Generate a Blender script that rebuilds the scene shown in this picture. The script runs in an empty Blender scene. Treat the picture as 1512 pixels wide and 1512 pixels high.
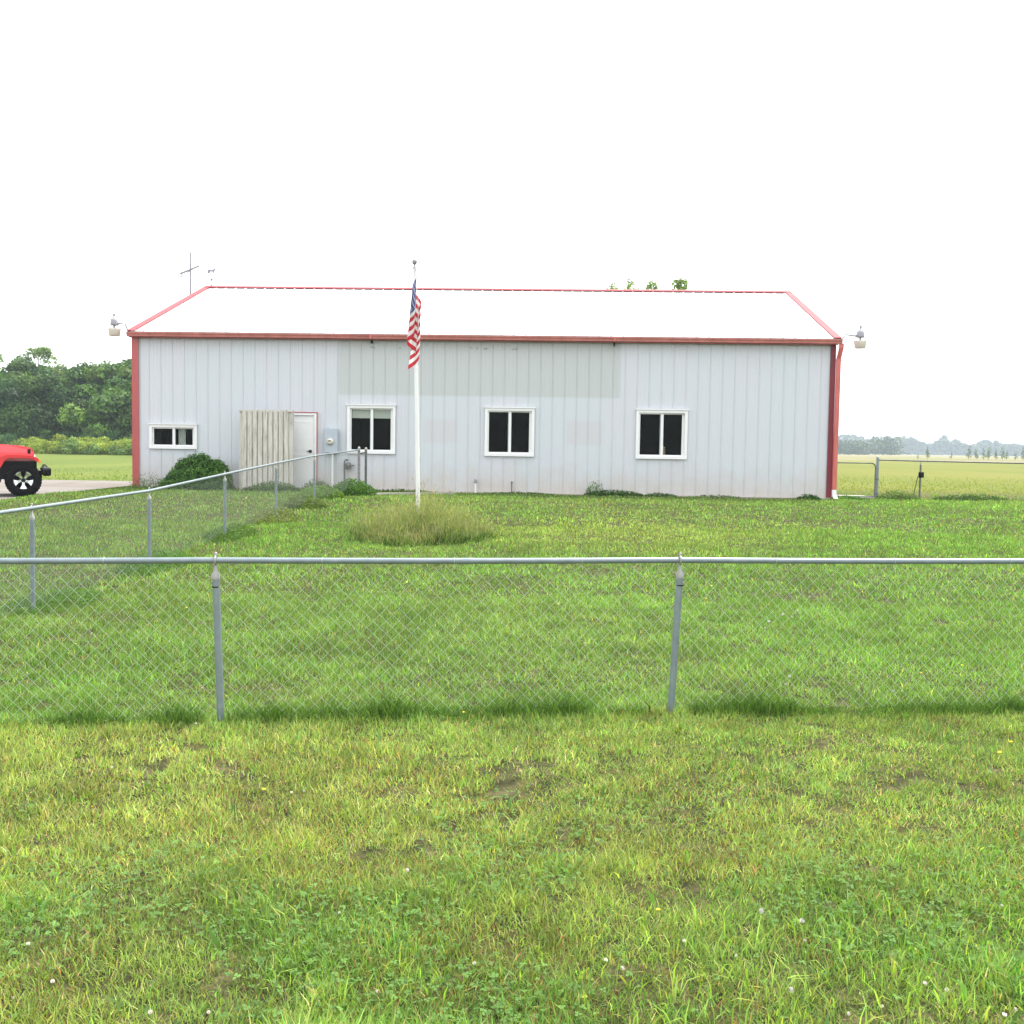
import bpy, math, random
import numpy as np
from mathutils import Vector, Matrix

# ------------------------------------------------------------------ camera, sky, sun, exposure
scene = bpy.context.scene
COL = scene.collection
cam_d = bpy.data.cameras.new('camera'); cam = bpy.data.objects.new('camera', cam_d); COL.objects.link(cam)
cam.location = (0, 0, 1.55)
cam.matrix_world = Matrix.Translation((0, 0, 1.55)) @ Matrix.Rotation(math.radians(90 - 3.485), 4, 'X') @ Matrix.Rotation(0.015, 4, 'Z')
cam_d.sensor_width = 36; cam_d.lens = 36 * 1560 / 1512
cam_d.clip_start = 0.05; cam_d.clip_end = 8000
scene.camera = cam

SUN_DIR = Vector((0.30, 0.34, 0.89)).normalized()          # towards the sun
world = bpy.data.worlds.new('World'); scene.world = world; world.use_nodes = True
wn = world.node_tree; wn.nodes.clear()
wo = wn.nodes.new('ShaderNodeOutputWorld'); wb = wn.nodes.new('ShaderNodeBackground')
sky = wn.nodes.new('ShaderNodeTexSky'); sky.sky_type = 'NISHITA'; sky.sun_disc = False
sky.sun_elevation = math.asin(SUN_DIR.z); sky.sun_rotation = math.atan2(SUN_DIR.x, SUN_DIR.y)
sky.dust_density = 6; sky.air_density = 1.5
wm = wn.nodes.new('ShaderNodeMixRGB'); wm.inputs[0].default_value = 0.86
wm.inputs[2].default_value = (8.3, 8.5, 8.8, 1)            # white overcast veil over the blue
wn.links.new(sky.outputs[0], wm.inputs[1]); wn.links.new(wm.outputs[0], wb.inputs[0])
wb.inputs[1].default_value = 0.12
wn.links.new(wb.outputs[0], wo.inputs[0])
sd = bpy.data.lights.new('sun', 'SUN'); sun = bpy.data.objects.new('sun', sd); COL.objects.link(sun)
sd.energy = 3.4; sd.angle = math.radians(9); sd.color = (1.0, 0.955, 0.88)
sun.rotation_euler = SUN_DIR.to_track_quat('Z', 'Y').to_euler()
sun.location = (10, 10, 60)
scene.view_settings.view_transform = 'Standard'; scene.view_settings.look = 'None'
scene.view_settings.exposure = 1.22; scene.view_settings.gamma = 1
scene.render.engine = 'CYCLES'
try:
    scene.cycles.max_bounces = 8; scene.cycles.transparent_max_bounces = 16
except Exception: pass

RS = np.random.RandomState
# ------------------------------------------------------------------ helpers
def sm(a, b, x):
    t = np.clip((np.asarray(x, float) - a) / (b - a), 0, 1); return t * t * (3 - 2 * t)
_ng = {}
def vnoise(x, y, scale, seed=0):
    if seed not in _ng: _ng[seed] = RS(seed).rand(256, 256)
    g = _ng[seed]; x = np.asarray(x, float) / scale + 1000.; y = np.asarray(y, float) / scale + 1000.
    xi = np.floor(x).astype(int); yi = np.floor(y).astype(int); fx = x - xi; fy = y - yi
    fx = fx * fx * (3 - 2 * fx); fy = fy * fy * (3 - 2 * fy)
    a = g[xi % 256, yi % 256]; b = g[(xi + 1) % 256, yi % 256]; c = g[xi % 256, (yi + 1) % 256]; d = g[(xi + 1) % 256, (yi + 1) % 256]
    return (a * (1 - fx) + b * fx) * (1 - fy) + (c * (1 - fx) + d * fx) * fy
def gz(x, y):
    x = np.asarray(x, float); y = np.asarray(y, float)
    base = 0.385 * np.clip((y - 11.5) / 11.5, 0, 1)
    drop = 0.21 * sm(-9.9, -11.5, x) * sm(17, 24, y)
    drop = drop + 0.03 * sm(-5, 12, x) * sm(15, 25, y)
    bump = (vnoise(x, y, .9, 1) - .5) * .035 + (vnoise(x, y, .35, 2) - .5) * .014
    w = sm(27, 20, y)
    return base - drop + bump * w * (1 - sm(-9.0, -11, x) * sm(17, 24, y))
def gzf(x, y): return float(gz(x, y))

def link(o, parent=None):
    COL.objects.link(o)
    if parent is not None: o.parent = parent
    return o
def tag(o, label=None, cat=None, group=None, kind=None):
    if label: o['label'] = label
    if cat: o['category'] = cat
    if group: o['group'] = group
    if kind: o['kind'] = kind
    return o
def empty(name, loc=(0, 0, 0), rz=0.0):
    o = bpy.data.objects.new(name, None); COL.objects.link(o); o.location = loc; o.rotation_euler = (0, 0, rz)
    o.empty_display_size = .2
    return o
def copy_tree(o, parent=None):
    c = o.copy(); COL.objects.link(c); c.parent = parent
    for ch in list(o.children): copy_tree(ch, c)
    return c

class MB:
    """collects shapes, then links them as one mesh object"""
    def __init__(s): s.v = []; s.f = []; s.sm = []
    def add(s, vs, fs, smooth=False):
        n = len(s.v); s.v += [tuple(map(float, v)) for v in vs]; s.f += [tuple(i + n for i in f) for f in fs]; s.sm += [smooth] * len(fs)
    def box(s, x0, x1, y0, y1, z0, z1):
        vs = [(x, y, z) for x in (x0, x1) for y in (y0, y1) for z in (z0, z1)]
        s.add(vs, [(0, 1, 3, 2), (4, 6, 7, 5), (0, 4, 5, 1), (2, 3, 7, 6), (0, 2, 6, 4), (1, 5, 7, 3)])
    def bbox(s, x0, x1, y0, y1, z0, z1, b=.01):
        """box with chamfered vertical+horizontal edges"""
        c = Vector(((x0 + x1) / 2, (y0 + y1) / 2, (z0 + z1) / 2)); h = ((x1 - x0) / 2, (y1 - y0) / 2, (z1 - z0) / 2)
        b = min(b, min(h) * .9); import itertools
        pts = []
        for sx, sy, sz in itertools.product((-1, 1), repeat=3):
            for ax in range(3):
                p = [sx * (h[0] - b), sy * (h[1] - b), sz * (h[2] - b)]; p[ax] = (sx, sy, sz)[ax] * h[ax]
                pts.append((c.x + p[0], c.y + p[1], c.z + p[2]))
        s.hull(pts)
    def hull(s, pts):
        import bmesh
        bm = bmesh.new(); vs = [bm.verts.new(p) for p in pts]
        bmesh.ops.convex_hull(bm, input=vs, use_existing_faces=False)
        bmesh.ops.dissolve_limit(bm, angle_limit=.01, verts=bm.verts[:], edges=bm.edges[:])
        bm.verts.index_update()
        s.add([v.co for v in bm.verts], [[v.index for v in f.verts] for f in bm.faces]); bm.free()
    def tube(s, pts, r, n=8, caps=True, smooth=True):
        pts = [Vector(p) for p in pts]; rs = r if isinstance(r, (list, tuple)) else [r] * len(pts)
        vs = []; fs = []
        up = None
        for i, p in enumerate(pts):
            d = (pts[min(i + 1, len(pts) - 1)] - pts[max(i - 1, 0)]).normalized()
            if up is None:
                up = Vector((0, 0, 1)) if abs(d.z) < .9 else Vector((1, 0, 0))
            a = d.cross(up).normalized(); b = a.cross(d).normalized(); up = b
            for k in range(n):
                t = 2 * math.pi * k / n; vs.append(p + (a * math.cos(t) + b * math.sin(t)) * rs[i])
        for i in range(len(pts) - 1):
            for k in range(n): fs.append((i * n + k, i * n + (k + 1) % n, (i + 1) * n + (k + 1) % n, (i + 1) * n + k))
        s.add(vs, fs, smooth)
        if caps:
            m = len(vs); s.add(vs[:n], [tuple(range(n - 1, -1, -1))]); s.add(vs[m - n:], [tuple(range(n))])
    def lathe(s, prof, c=(0, 0, 0), n=20, axis='z', smooth=True, caps=True):
        """prof: (radius, height) list round an axis through c"""
        vs = []; fs = []
        for r, h in prof:
            for k in range(n):
                t = 2 * math.pi * k / n; a, b = r * math.cos(t), r * math.sin(t)
                p = (a, b, h) if axis == 'z' else ((a, h, b) if axis == 'y' else (h, a, b))
                vs.append((p[0] + c[0], p[1] + c[1], p[2] + c[2]))
        for i in range(len(prof) - 1):
            for k in range(n): fs.append((i * n + k, i * n + (k + 1) % n, (i + 1) * n + (k + 1) % n, (i + 1) * n + k))
        s.add(vs, fs, smooth)
        if not caps: return
        if prof[0][0] > 1e-4: s.add(vs[:n], [tuple(range(n - 1, -1, -1))])
        if prof[-1][0] > 1e-4: s.add(vs[-n:], [tuple(range(n))])
    def prism(s, poly, y0, y1, axis='y'):
        """2-D outline (a,b) extruded along an axis (y: a->x,b->z; x: a->y,b->z)"""
        def P(a, b, h): return (a, h, b) if axis == 'y' else ((h, a, b) if axis == 'x' else (a, b, h))
        n = len(poly)
        vs = [P(a, b, y0) for a, b in poly] + [P(a, b, y1) for a, b in poly]
        fs = [tuple(range(n)), tuple(range(2 * n - 1, n - 1, -1))] + [(i, i + n, (i + 1) % n + n, (i + 1) % n) for i in range(n)]
        s.add(vs, fs)
    def build(s, name, mat, parent=None, M=None):
        me = bpy.data.meshes.new(name)
        v = s.v if M is None else [M @ Vector(p) for p in s.v]
        me.from_pydata(v, [], s.f); me.polygons.foreach_set('use_smooth', s.sm)
        import bmesh
        bm = bmesh.new(); bm.from_mesh(me); bmesh.ops.recalc_face_normals(bm, faces=bm.faces); bm.to_mesh(me); bm.free()
        me.materials.append(mat); me.update()
        return link(bpy.data.objects.new(name, me), parent)

def np_mesh(name, V, quads=None, tris=None, tint=None, mat=None, parent=None, normals_up=False):
    """big mesh from numpy arrays; tint = per-vertex RGB attribute"""
    me = bpy.data.meshes.new(name); V = np.asarray(V, np.float32)
    me.vertices.add(len(V)); me.vertices.foreach_set('co', V.ravel())
    loops = []; starts = []; tot = []
    off = 0
    for arr, k in ((quads, 4), (tris, 3)):
        if arr is None or len(arr) == 0: continue
        arr = np.asarray(arr, np.int32); loops.append(arr.ravel())
        starts.append(off + np.arange(len(arr)) * k); tot.append(np.full(len(arr), k)); off += arr.size
    loops = np.concatenate(loops); starts = np.concatenate(starts).astype(np.int32); tot = np.concatenate(tot).astype(np.int32)
    me.loops.add(len(loops)); me.loops.foreach_set('vertex_index', loops)
    me.polygons.add(len(starts)); me.polygons.foreach_set('loop_start', starts); me.polygons.foreach_set('loop_total', tot)
    me.update(calc_edges=True)
    if tint is not None:
        a = me.attributes.new('tint', 'FLOAT_COLOR', 'POINT'); c = np.ones((len(V), 4), np.float32); c[:, :3] = tint; a.data.foreach_set('color', c.ravel())
    me.materials.append(mat)
    return link(bpy.data.objects.new(name, me), parent)

# ------------------------------------------------------------------ materials
def new_mat(name):
    m = bpy.data.materials.new(name); m.use_nodes = True; return m, m.node_tree, m.node_tree.nodes['Principled BSDF']
def setc(sock, c): sock.default_value = (c[0], c[1], c[2], 1)
def mat(name, col, rough=.6, metal=0, noise=.0, nscale=8, bump=0, bscale=40, spec=None, col2=None, stretch=(1, 1, 1), coat=0):
    m, nt, b = new_mat(name); setc(b.inputs['Base Color'], col); b.inputs['Roughness'].default_value = rough; b.inputs['Metallic'].default_value = metal
    if spec is not None: b.inputs['Specular IOR Level'].default_value = spec
    if coat: b.inputs['Coat Weight'].default_value = coat; b.inputs['Coat Roughness'].default_value = .08
    if noise or bump:
        tc = nt.nodes.new('ShaderNodeTexCoord'); mp = nt.nodes.new('ShaderNodeMapping'); mp.inputs['Scale'].default_value = stretch
        nt.links.new(tc.outputs['Object'], mp.inputs[0])
    if noise:
        n = nt.nodes.new('ShaderNodeTexNoise'); n.inputs['Scale'].default_value = nscale; n.inputs['Detail'].default_value = 6; n.inputs['Roughness'].default_value = .65
        nt.links.new(mp.outputs[0], n.inputs[0])
        r = nt.nodes.new('ShaderNodeValToRGB'); r.color_ramp.elements[0].position = .35; r.color_ramp.elements[1].position = .68
        c2 = col2 if col2 else tuple(max(0, c * (1 - noise)) for c in col)
        r.color_ramp.elements[0].color = (*c2, 1); r.color_ramp.elements[1].color = (*col, 1)
        nt.links.new(n.outputs[0], r.inputs[0]); nt.links.new(r.outputs[0], b.inputs['Base Color'])
    if bump:
        n2 = nt.nodes.new('ShaderNodeTexNoise'); n2.inputs['Scale'].default_value = bscale; n2.inputs['Detail'].default_value = 4
        bp = nt.nodes.new('ShaderNodeBump'); bp.inputs['Strength'].default_value = bump; bp.inputs['Distance'].default_value = .02
        nt.links.new(mp.outputs[0], n2.inputs[0]); nt.links.new(n2.outputs[0], bp.inputs['Height']); nt.links.new(bp.outputs[0], b.inputs['Normal'])
    return m
def leaf_mat(name, trans=.35, rough=.55, gain=1.0, tcol=(1.1, 1.3, .4), spec=.22):
    """foliage: colour comes from each leaf's own tint, with light passing through"""
    m, nt, b = new_mat(name)
    at = nt.nodes.new('ShaderNodeAttribute'); at.attribute_name = 'tint'
    oi = nt.nodes.new('ShaderNodeObjectInfo'); hs = nt.nodes.new('ShaderNodeHueSaturation')
    mr = nt.nodes.new('ShaderNodeMapRange'); mr.inputs[3].default_value = .86 * gain; mr.inputs[4].default_value = 1.14 * gain
    nt.links.new(oi.outputs['Random'], mr.inputs[0]); nt.links.new(mr.outputs[0], hs.inputs['Value'])
    nt.links.new(at.outputs['Color'], hs.inputs['Color']); nt.links.new(hs.outputs[0], b.inputs['Base Color'])
    b.inputs['Roughness'].default_value = rough; b.inputs['Specular IOR Level'].default_value = spec
    tr = nt.nodes.new('ShaderNodeBsdfTranslucent'); mu = nt.nodes.new('ShaderNodeMixRGB'); mu.blend_type = 'MULTIPLY'; mu.inputs[0].default_value = 1
    mu.inputs[2].default_value = (*tcol, 1)
    nt.links.new(hs.outputs[0], mu.inputs[1]); nt.links.new(mu.outputs[0], tr.inputs[0])
    mx = nt.nodes.new('ShaderNodeMixShader'); mx.inputs[0].default_value = trans
    nt.links.new(b.outputs[0], mx.inputs[1]); nt.links.new(tr.outputs[0], mx.inputs[2])
    nt.links.new(mx.outputs[0], nt.nodes['Material Output'].inputs[0])
    return m

M_grass = leaf_mat('grass_blades', .40, rough=.6, spec=.12)
M_leaf = leaf_mat('leaves', .30)
M_farleaf = leaf_mat('far_leaves', .2)
M_bark = mat('bark', (.13, .10, .07), .9, noise=.5, nscale=6, bump=.6, stretch=(1, 1, .2))
M_redspout = mat('faded_red_spout', (.66, .16, .13), .45, noise=.3, nscale=4, stretch=(1, 1, .25), spec=.5)
M_reddark = mat('dark_red_trim', (.20, .018, .03), .45, noise=.2, nscale=3, spec=.4)
M_red = mat('red_painted_metal', (.47, .085, .080), .38, noise=.25, nscale=3, stretch=(1, 1, .3), spec=.6)
M_rake = mat('rake_red_metal', (.37, .075, .085), .7, noise=.15, nscale=3, spec=.25)
M_redchalk = mat('chalky_red_metal', (.56, .20, .17), .34, noise=.3, nscale=5, stretch=(1, 1, .25), spec=.5)
M_white = mat('white_vinyl', (.80, .80, .79), .35, noise=.05, nscale=4)
M_roof = mat('white_roof_metal', (.78, .79, .80), .32, noise=.06, nscale=2, spec=.6)
M_galv = mat('galvanised_steel', (.23, .28, .30), .42, metal=.35, noise=.22, nscale=14, spec=.6)
M_galvd = mat('weathered_galvanised', (.17, .18, .17), .6, metal=.3, noise=.5, nscale=22)
M_alu = mat('cast_aluminium', (.34, .34, .31), .5, metal=.4, noise=.2, nscale=30)
M_wire = mat('fence_wire', (.42, .52, .40), .45, metal=.2)
M_wired = mat('weathered_fence_wire', (.17, .19, .17), .6, metal=.2)
M_rust = mat('rusty_post', (.16, .11, .10), .8, noise=.6, nscale=20, col2=(.30, .30, .30))
M_conc = mat('concrete', (.42, .39, .34), .9, noise=.3, nscale=3, bump=.3)
M_found = mat('foundation_concrete', (.30, .24, .18), .95, noise=.45, nscale=5, bump=.5)
M_black = mat('black_plastic', (.004, .004, .0045), .5, spec=.2)
M_rubber = mat('tyre_rubber', (.0065, .0065, .007), .8, noise=.3, nscale=20, bump=.3, bscale=80, spec=.15)
M_chrome = mat('machined_alloy', (.75, .76, .78), .16, metal=1)
M_carred = mat('red_car_paint', (.62, .012, .018), .28, spec=.6, coat=.8)
M_flare = mat('satin_red_flare', (.60, .02, .022), .42, spec=.5)
M_orange = mat('orange_lens', (.85, .25, .04), .2)
M_glassdark = mat('car_glass', (.02, .025, .03), .05, spec=.6)
M_pole = mat('white_pole_paint', (.78, .78, .76), .3, noise=.08, nscale=6, stretch=(1, 1, .3))
M_lightgrey = mat('grey_housing', (.36, .36, .39), .5, noise=.15, nscale=10)
M_lens = mat('yellowed_lens', (.74, .68, .58), .3, noise=.15, nscale=8)
M_ant = mat('antenna_metal', (.20, .20, .22), .5, metal=.3)
M_meter = mat('meter_enclosure', (.44, .49, .54), .45, noise=.1, nscale=6)
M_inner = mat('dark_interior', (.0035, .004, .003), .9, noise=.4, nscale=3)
M_blind = mat('blind_fabric', (.62, .63, .60), .7)
M_curt = mat('curtain_fabric', (.50, .52, .50), .8, noise=.2, nscale=20)
M_lure = mat('pale_wood', (.62, .50, .26), .6, noise=.2, nscale=12)

# window glass: clear pane, a dim reflection on top
m, nt, b = new_mat('window_glass'); M_pane = m
nt.nodes.remove(b)
tr = nt.nodes.new('ShaderNodeBsdfTransparent'); tr.inputs[0].default_value = (.87, .89, .87, 1)
gl = nt.nodes.new('ShaderNodeBsdfGlossy'); gl.inputs['Roughness'].default_value = .04; gl.inputs[0].default_value = (.7, .8, .7, 1)
mx = nt.nodes.new('ShaderNodeMixShader'); mx.inputs[0].default_value = .004
nt.links.new(tr.outputs[0], mx.inputs[1]); nt.links.new(gl.outputs[0], mx.inputs[2]); nt.links.new(mx.outputs[0], nt.nodes['Material Output'].inputs[0])

# siding: pale blue-grey steel, with the cleaner panels left by a removed sign, and splashed soil along the bottom
def siding_mat():
    m, nt, b = new_mat('pale_steel_siding'); N = nt.nodes.new; L = nt.links.new
    tc = N('ShaderNodeTexCoord'); sp = N('ShaderNodeSeparateXYZ'); L(tc.outputs['Object'], sp.inputs[0])
    def rng(sock, a, b_, soft=.02):
        m1 = N('ShaderNodeMapRange'); m1.inputs[1].default_value = a - soft; m1.inputs[2].default_value = a + soft; L(sock, m1.inputs[0])
        m2 = N('ShaderNodeMapRange'); m2.inputs[1].default_value = b_ - soft; m2.inputs[2].default_value = b_ + soft
        m2.inputs[3].default_value = 1; m2.inputs[4].default_value = 0; L(sock, m2.inputs[0])
        mu = N('ShaderNodeMath'); mu.operation = 'MULTIPLY'; L(m1.outputs[0], mu.inputs[0]); L(m2.outputs[0], mu.inputs[1]); return mu.outputs[0]
    def rect(x0, x1, z0, z1, soft):
        mu = N('ShaderNodeMath'); mu.operation = 'MULTIPLY'; L(rng(sp.outputs[0], x0, x1, soft), mu.inputs[0]); L(rng(sp.outputs[2], z0, z1, soft), mu.inputs[1]); return mu.outputs[0]
    base = (.455, .480, .515)
    n1 = N('ShaderNodeTexNoise'); n1.inputs['Scale'].default_value = .8; n1.inputs['Detail'].default_value = 5
    mp = N('ShaderNodeMapping'); mp.inputs['Scale'].default_value = (1.4, 1, .25); L(tc.outputs['Object'], mp.inputs[0]); L(mp.outputs[0], n1.inputs[0])
    r1 = N('ShaderNodeValToRGB'); r1.color_ramp.elements[0].position = .38; r1.color_ramp.elements[1].position = .62
    r1.color_ramp.elements[0].color = (.572, .582, .615, 1); r1.color_ramp.elements[1].color = (.552, .588, .612, 1); L(n1.outputs[0], r1.inputs[0])
    cur = r1.outputs[0]
    def over(cur, fac, col, k=1.0):
        mm = N('ShaderNodeMath'); mm.operation = 'MULTIPLY'; mm.inputs[1].default_value = k; L(fac, mm.inputs[0])
        mx = N('ShaderNodeMixRGB'); L(mm.outputs[0], mx.inputs[0]); L(cur, mx.inputs[1]); mx.inputs[2].default_value = (*col, 1); return mx.outputs[0]
    cur = over(cur, rect(5.31, 12.48, 2.42, 5, .03), (.485, .507, .500))
    cur = over(cur, rect(7.50, 8.36, 1.22, 1.82, .05), (.550, .540, .562), .8)
    cur = over(cur, rect(11.16, 12.05, 1.22, 1.84, .05), (.550, .540, .562), .8)
    # splashed soil: noisy band at the foot
    n2 = N('ShaderNodeTexNoise'); n2.inputs['Scale'].default_value = 2.2; n2.inputs['Detail'].default_value = 8; n2.inputs['Roughness'].default_value = .7; L(tc.outputs['Object'], n2.inputs[0])
    ad = N('ShaderNodeMath'); ad.operation = 'MULTIPLY_ADD'; ad.inputs[1].default_value = 1.5; ad.inputs[2].default_value = -.75; L(n2.outputs[0], ad.inputs[0])
    zz = N('ShaderNodeMath'); zz.operation = 'ADD'; L(sp.outputs[2], zz.inputs[0]); L(ad.outputs[0], zz.inputs[1])
    mr = N('ShaderNodeMapRange'); mr.inputs[1].default_value = .75; mr.inputs[2].default_value = -.1; L(zz.outputs[0], mr.inputs[0])
    cur = over(cur, mr.outputs[0], (.50, .43, .36), .7)
    # a few dark rust/mud spots and streaks at the screw line under the eave
    n3 = N('ShaderNodeTexNoise'); n3.inputs['Scale'].default_value = 9; n3.inputs['Detail'].default_value = 3; L(tc.outputs['Object'], n3.inputs[0])
    th = N('ShaderNodeMapRange'); th.inputs[1].default_value = .56; th.inputs[2].default_value = .66; L(n3.outputs[0], th.inputs[0])
    mu = N('ShaderNodeMath'); mu.operation = 'MULTIPLY'; L(th.outputs[0], mu.inputs[0]); L(rect(5.3, 10.2, 3.60, 3.66, .015), mu.inputs[1])
    cur = over(cur, mu.outputs[0], (.20, .18, .16), .8)
    L(cur, b.inputs['Base Color']); b.inputs['Roughness'].default_value = .42; b.inputs['Specular IOR Level'].default_value = .4
    n4 = N('ShaderNodeTexNoise'); n4.inputs['Scale'].default_value = 1.6; L(mp.outputs[0], n4.inputs[0])
    bp = N('ShaderNodeBump'); bp.inputs['Strength'].default_value = .25; bp.inputs['Distance'].default_value = .02; L(n4.outputs[0], bp.inputs['Height']); L(bp.outputs[0], b.inputs['Normal'])
    return m
M_siding = siding_mat()

def board_mat():
    m, nt, b = new_mat('weathered_boards'); N = nt.nodes.new; L = nt.links.new
    tc = N('ShaderNodeTexCoord'); mp = N('ShaderNodeMapping'); mp.inputs['Scale'].default_value = (9, 9, .9); L(tc.outputs['Object'], mp.inputs[0])
    n = N('ShaderNodeTexNoise'); n.inputs['Scale'].default_value = 2.2; n.inputs['Detail'].default_value = 7; n.inputs['Roughness'].default_value = .7; n.inputs['Distortion'].default_value = .6; L(mp.outputs[0], n.inputs[0])
    r = N('ShaderNodeValToRGB'); e = r.color_ramp.elements; e[0].position = .30; e[0].color = (.10, .09, .08, 1); e[1].position = .41; e[1].color = (.44, .42, .36, 1)
    x = e.new(.62); x.color = (.64, .61, .54, 1); L(n.outputs[0], r.inputs[0]); L(r.outputs[0], b.inputs['Base Color']); b.inputs['Roughness'].default_value = .85
    return m
M_board = board_mat()

def ground_mat():
    m, nt, b = new_mat('ground_soil_and_turf'); N = nt.nodes.new; L = nt.links.new
    g = N('ShaderNodeNewGeometry'); sp = N('ShaderNodeSeparateXYZ'); L(g.outputs['Position'], sp.inputs[0])
    def noise(scale, sx=1, sy=1, det=6):
        mp = N('ShaderNodeMapping'); mp.inputs['Scale'].default_value = (sx, sy, 1); L(g.outputs['Position'], mp.inputs[0])
        n = N('ShaderNodeTexNoise'); n.inputs['Scale'].default_value = scale; n.inputs['Detail'].default_value = det; n.inputs['Roughness'].default_value = .65; L(mp.outputs[0], n.inputs[0]); return n.outputs[0]
    def ramp(s, cols):
        r = N('ShaderNodeValToRGB'); r.color_ramp.elements[0].position = cols[0][0]; r.color_ramp.elements[0].color = (*cols[0][1], 1)
        r.color_ramp.elements[1].position = cols[-1][0]; r.color_ramp.elements[1].color = (*cols[-1][1], 1)
        for p, c in cols[1:-1]: e = r.color_ramp.elements.new(p); e.color = (*c, 1)
        L(s, r.inputs[0]); return r.outputs[0]
    near = ramp(noise(9), [(.3, (.014, .014, .007)), (.5, (.042, .042, .016)), (.72, (.11, .092, .048))])
    farL = ramp(noise(.35, .5, .10), [(.3, (.075, .105, .020)), (.5, (.100, .132, .025)), (.7, (.135, .150, .033))])
    farR = ramp(noise(.22, .35, .12), [(.3, (.095, .122, .018)), (.5, (.130, .142, .024)), (.7, (.164, .152, .034))])
    mr = N('ShaderNodeMapRange'); mr.inputs[1].default_value = 0; mr.inputs[2].default_value = 8; L(sp.outputs[0], mr.inputs[0])
    mf = N('ShaderNodeMixRGB'); L(mr.outputs[0], mf.inputs[0]); L(farL, mf.inputs[1]); L(farR, mf.inputs[2])
    my = N('ShaderNodeMapRange'); my.inputs[1].default_value = 28; my.inputs[2].default_value = 36; L(sp.outputs[1], my.inputs[0])
    mm = N('ShaderNodeMixRGB'); L(my.outputs[0], mm.inputs[0]); L(near, mm.inputs[1]); L(mf.outputs[0], mm.inputs[2])
    # dry pinkish strip of bare field far out on the right
    st = N('ShaderNodeMapRange'); st.inputs[1].default_value = 150; st.inputs[2].default_value = 175; L(sp.outputs[1], st.inputs[0])
    dry = ramp(noise(.05, .3, 1.2), [(.42, (.13, .14, .045)), (.58, (.21, .17, .11))])
    m3 = N('ShaderNodeMixRGB'); L(dry, m3.inputs[2]); L(mm.outputs[0], m3.inputs[1])
    k = N('ShaderNodeMath'); k.operation = 'MULTIPLY'; L(st.outputs[0], k.inputs[0]); L(mr.outputs[0], k.inputs[1]); L(k.outputs[0], m3.inputs[0])
    L(m3.outputs[0], b.inputs['Base Color']); b.inputs['Roughness'].default_value = .95; b.inputs['Specular IOR Level'].default_value = .1
    bp = N('ShaderNodeBump'); bp.inputs['Strength'].default_value = .6; bp.inputs['Distance'].default_value = .05; L(noise(3), bp.inputs['Height']); L(bp.outputs[0], b.inputs['Normal'])
    return m
M_ground = ground_mat()

def drive_mat():
    m, nt, b = new_mat('driveway_concrete'); N = nt.nodes.new; L = nt.links.new
    g = N('ShaderNodeNewGeometry')
    br = N('ShaderNodeTexBrick'); br.offset = 0; br.inputs['Scale'].default_value = 1; br.inputs['Brick Width'].default_value = 3.6; br.inputs['Row Height'].default_value = 3.1
    br.inputs['Mortar Size'].default_value = .045; br.inputs['Mortar Smooth'].default_value = .3
    br.inputs['Color1'].default_value = (.150, .122, .10, 1); br.inputs['Color2'].default_value = (.20, .178, .16, 1); br.inputs['Mortar'].default_value = (.07, .075, .04, 1)
    L(g.outputs['Position'], br.inputs[0])
    n = N('ShaderNodeTexNoise'); n.inputs['Scale'].default_value = 1.3; n.inputs['Detail'].default_value = 8; L(g.outputs['Position'], n.inputs[0])
    mx = N('ShaderNodeMixRGB'); mx.blend_type = 'MULTIPLY'; mx.inputs[0].default_value = .35; L(br.outputs[0], mx.inputs[1]); L(n.outputs[0], mx.inputs[2])
    L(mx.outputs[0], b.inputs['Base Color']); b.inputs['Roughness'].default_value = .9
    return m
M_drive = drive_mat()

# ------------------------------------------------------------------ ground sheet
def graded(lo, a, b, hi, step, grow=1.16):
    mid = list(np.arange(a, b + 1e-6, step)); r = []; s = step; x = mid[-1]
    while x < hi: s *= grow; x += s; r.append(min(x, hi))
    l = []; s = step; x = mid[0]
    while x > lo: s *= grow; x -= s; l.append(max(x, lo))
    return np.array(l[::-1] + mid + r)
xs = graded(-1500, -16, 12, 1500, .2); ys = graded(-60, -1, 40, 1600, .2)
X, Y = np.meshgrid(xs, ys); Z = gz(X, Y)
nx, ny = len(xs), len(ys); I = np.arange(nx * ny).reshape(ny, nx)
Q = np.stack([I[:-1, :-1], I[:-1, 1:], I[1:, 1:], I[1:, :-1]], -1).reshape(-1, 4)
g = np_mesh('ground', np.stack([X, Y, Z], -1).reshape(-1, 3), Q, mat=M_ground); tag(g, kind='structure')

# driveway sheet beside the building (far left), near edge runs diagonally
dy = np.linspace(0, 1, 60); dxs = np.linspace(-34, -9.98, 90); V = []
for t in dy:
    for x in dxs:
        yn = 24.6 + (x + 9.98) * (-.01) if x > -9.9 else 24.3 - 3.2 * sm(-10.6, -13.5, x) + .25 * (vnoise(x, 3, .8, 5) - .5)
        yf = 36.6 - 2.2 * sm(-12.5, -10, x); y = float(yn) + (float(yf) - float(yn)) * t; V.append((x, y, gzf(x, y) + .022))
I = np.arange(60 * 90).reshape(60, 90); Q = np.stack([I[:-1, :-1], I[:-1, 1:], I[1:, 1:], I[1:, :-1]], -1).reshape(-1, 4)
d = np_mesh('driveway', V, Q, mat=M_drive); tag(d, kind='structure')
def on_drive(x, y):
    x = np.asarray(x); y = np.asarray(y)
    return (x < -9.95) & (y > 24.2 - 3.2 * sm(-10.6, -13.5, x)) & (y < 36.7 - 2.2 * sm(-12.5, -10, x)) & (x > -34)

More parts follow.
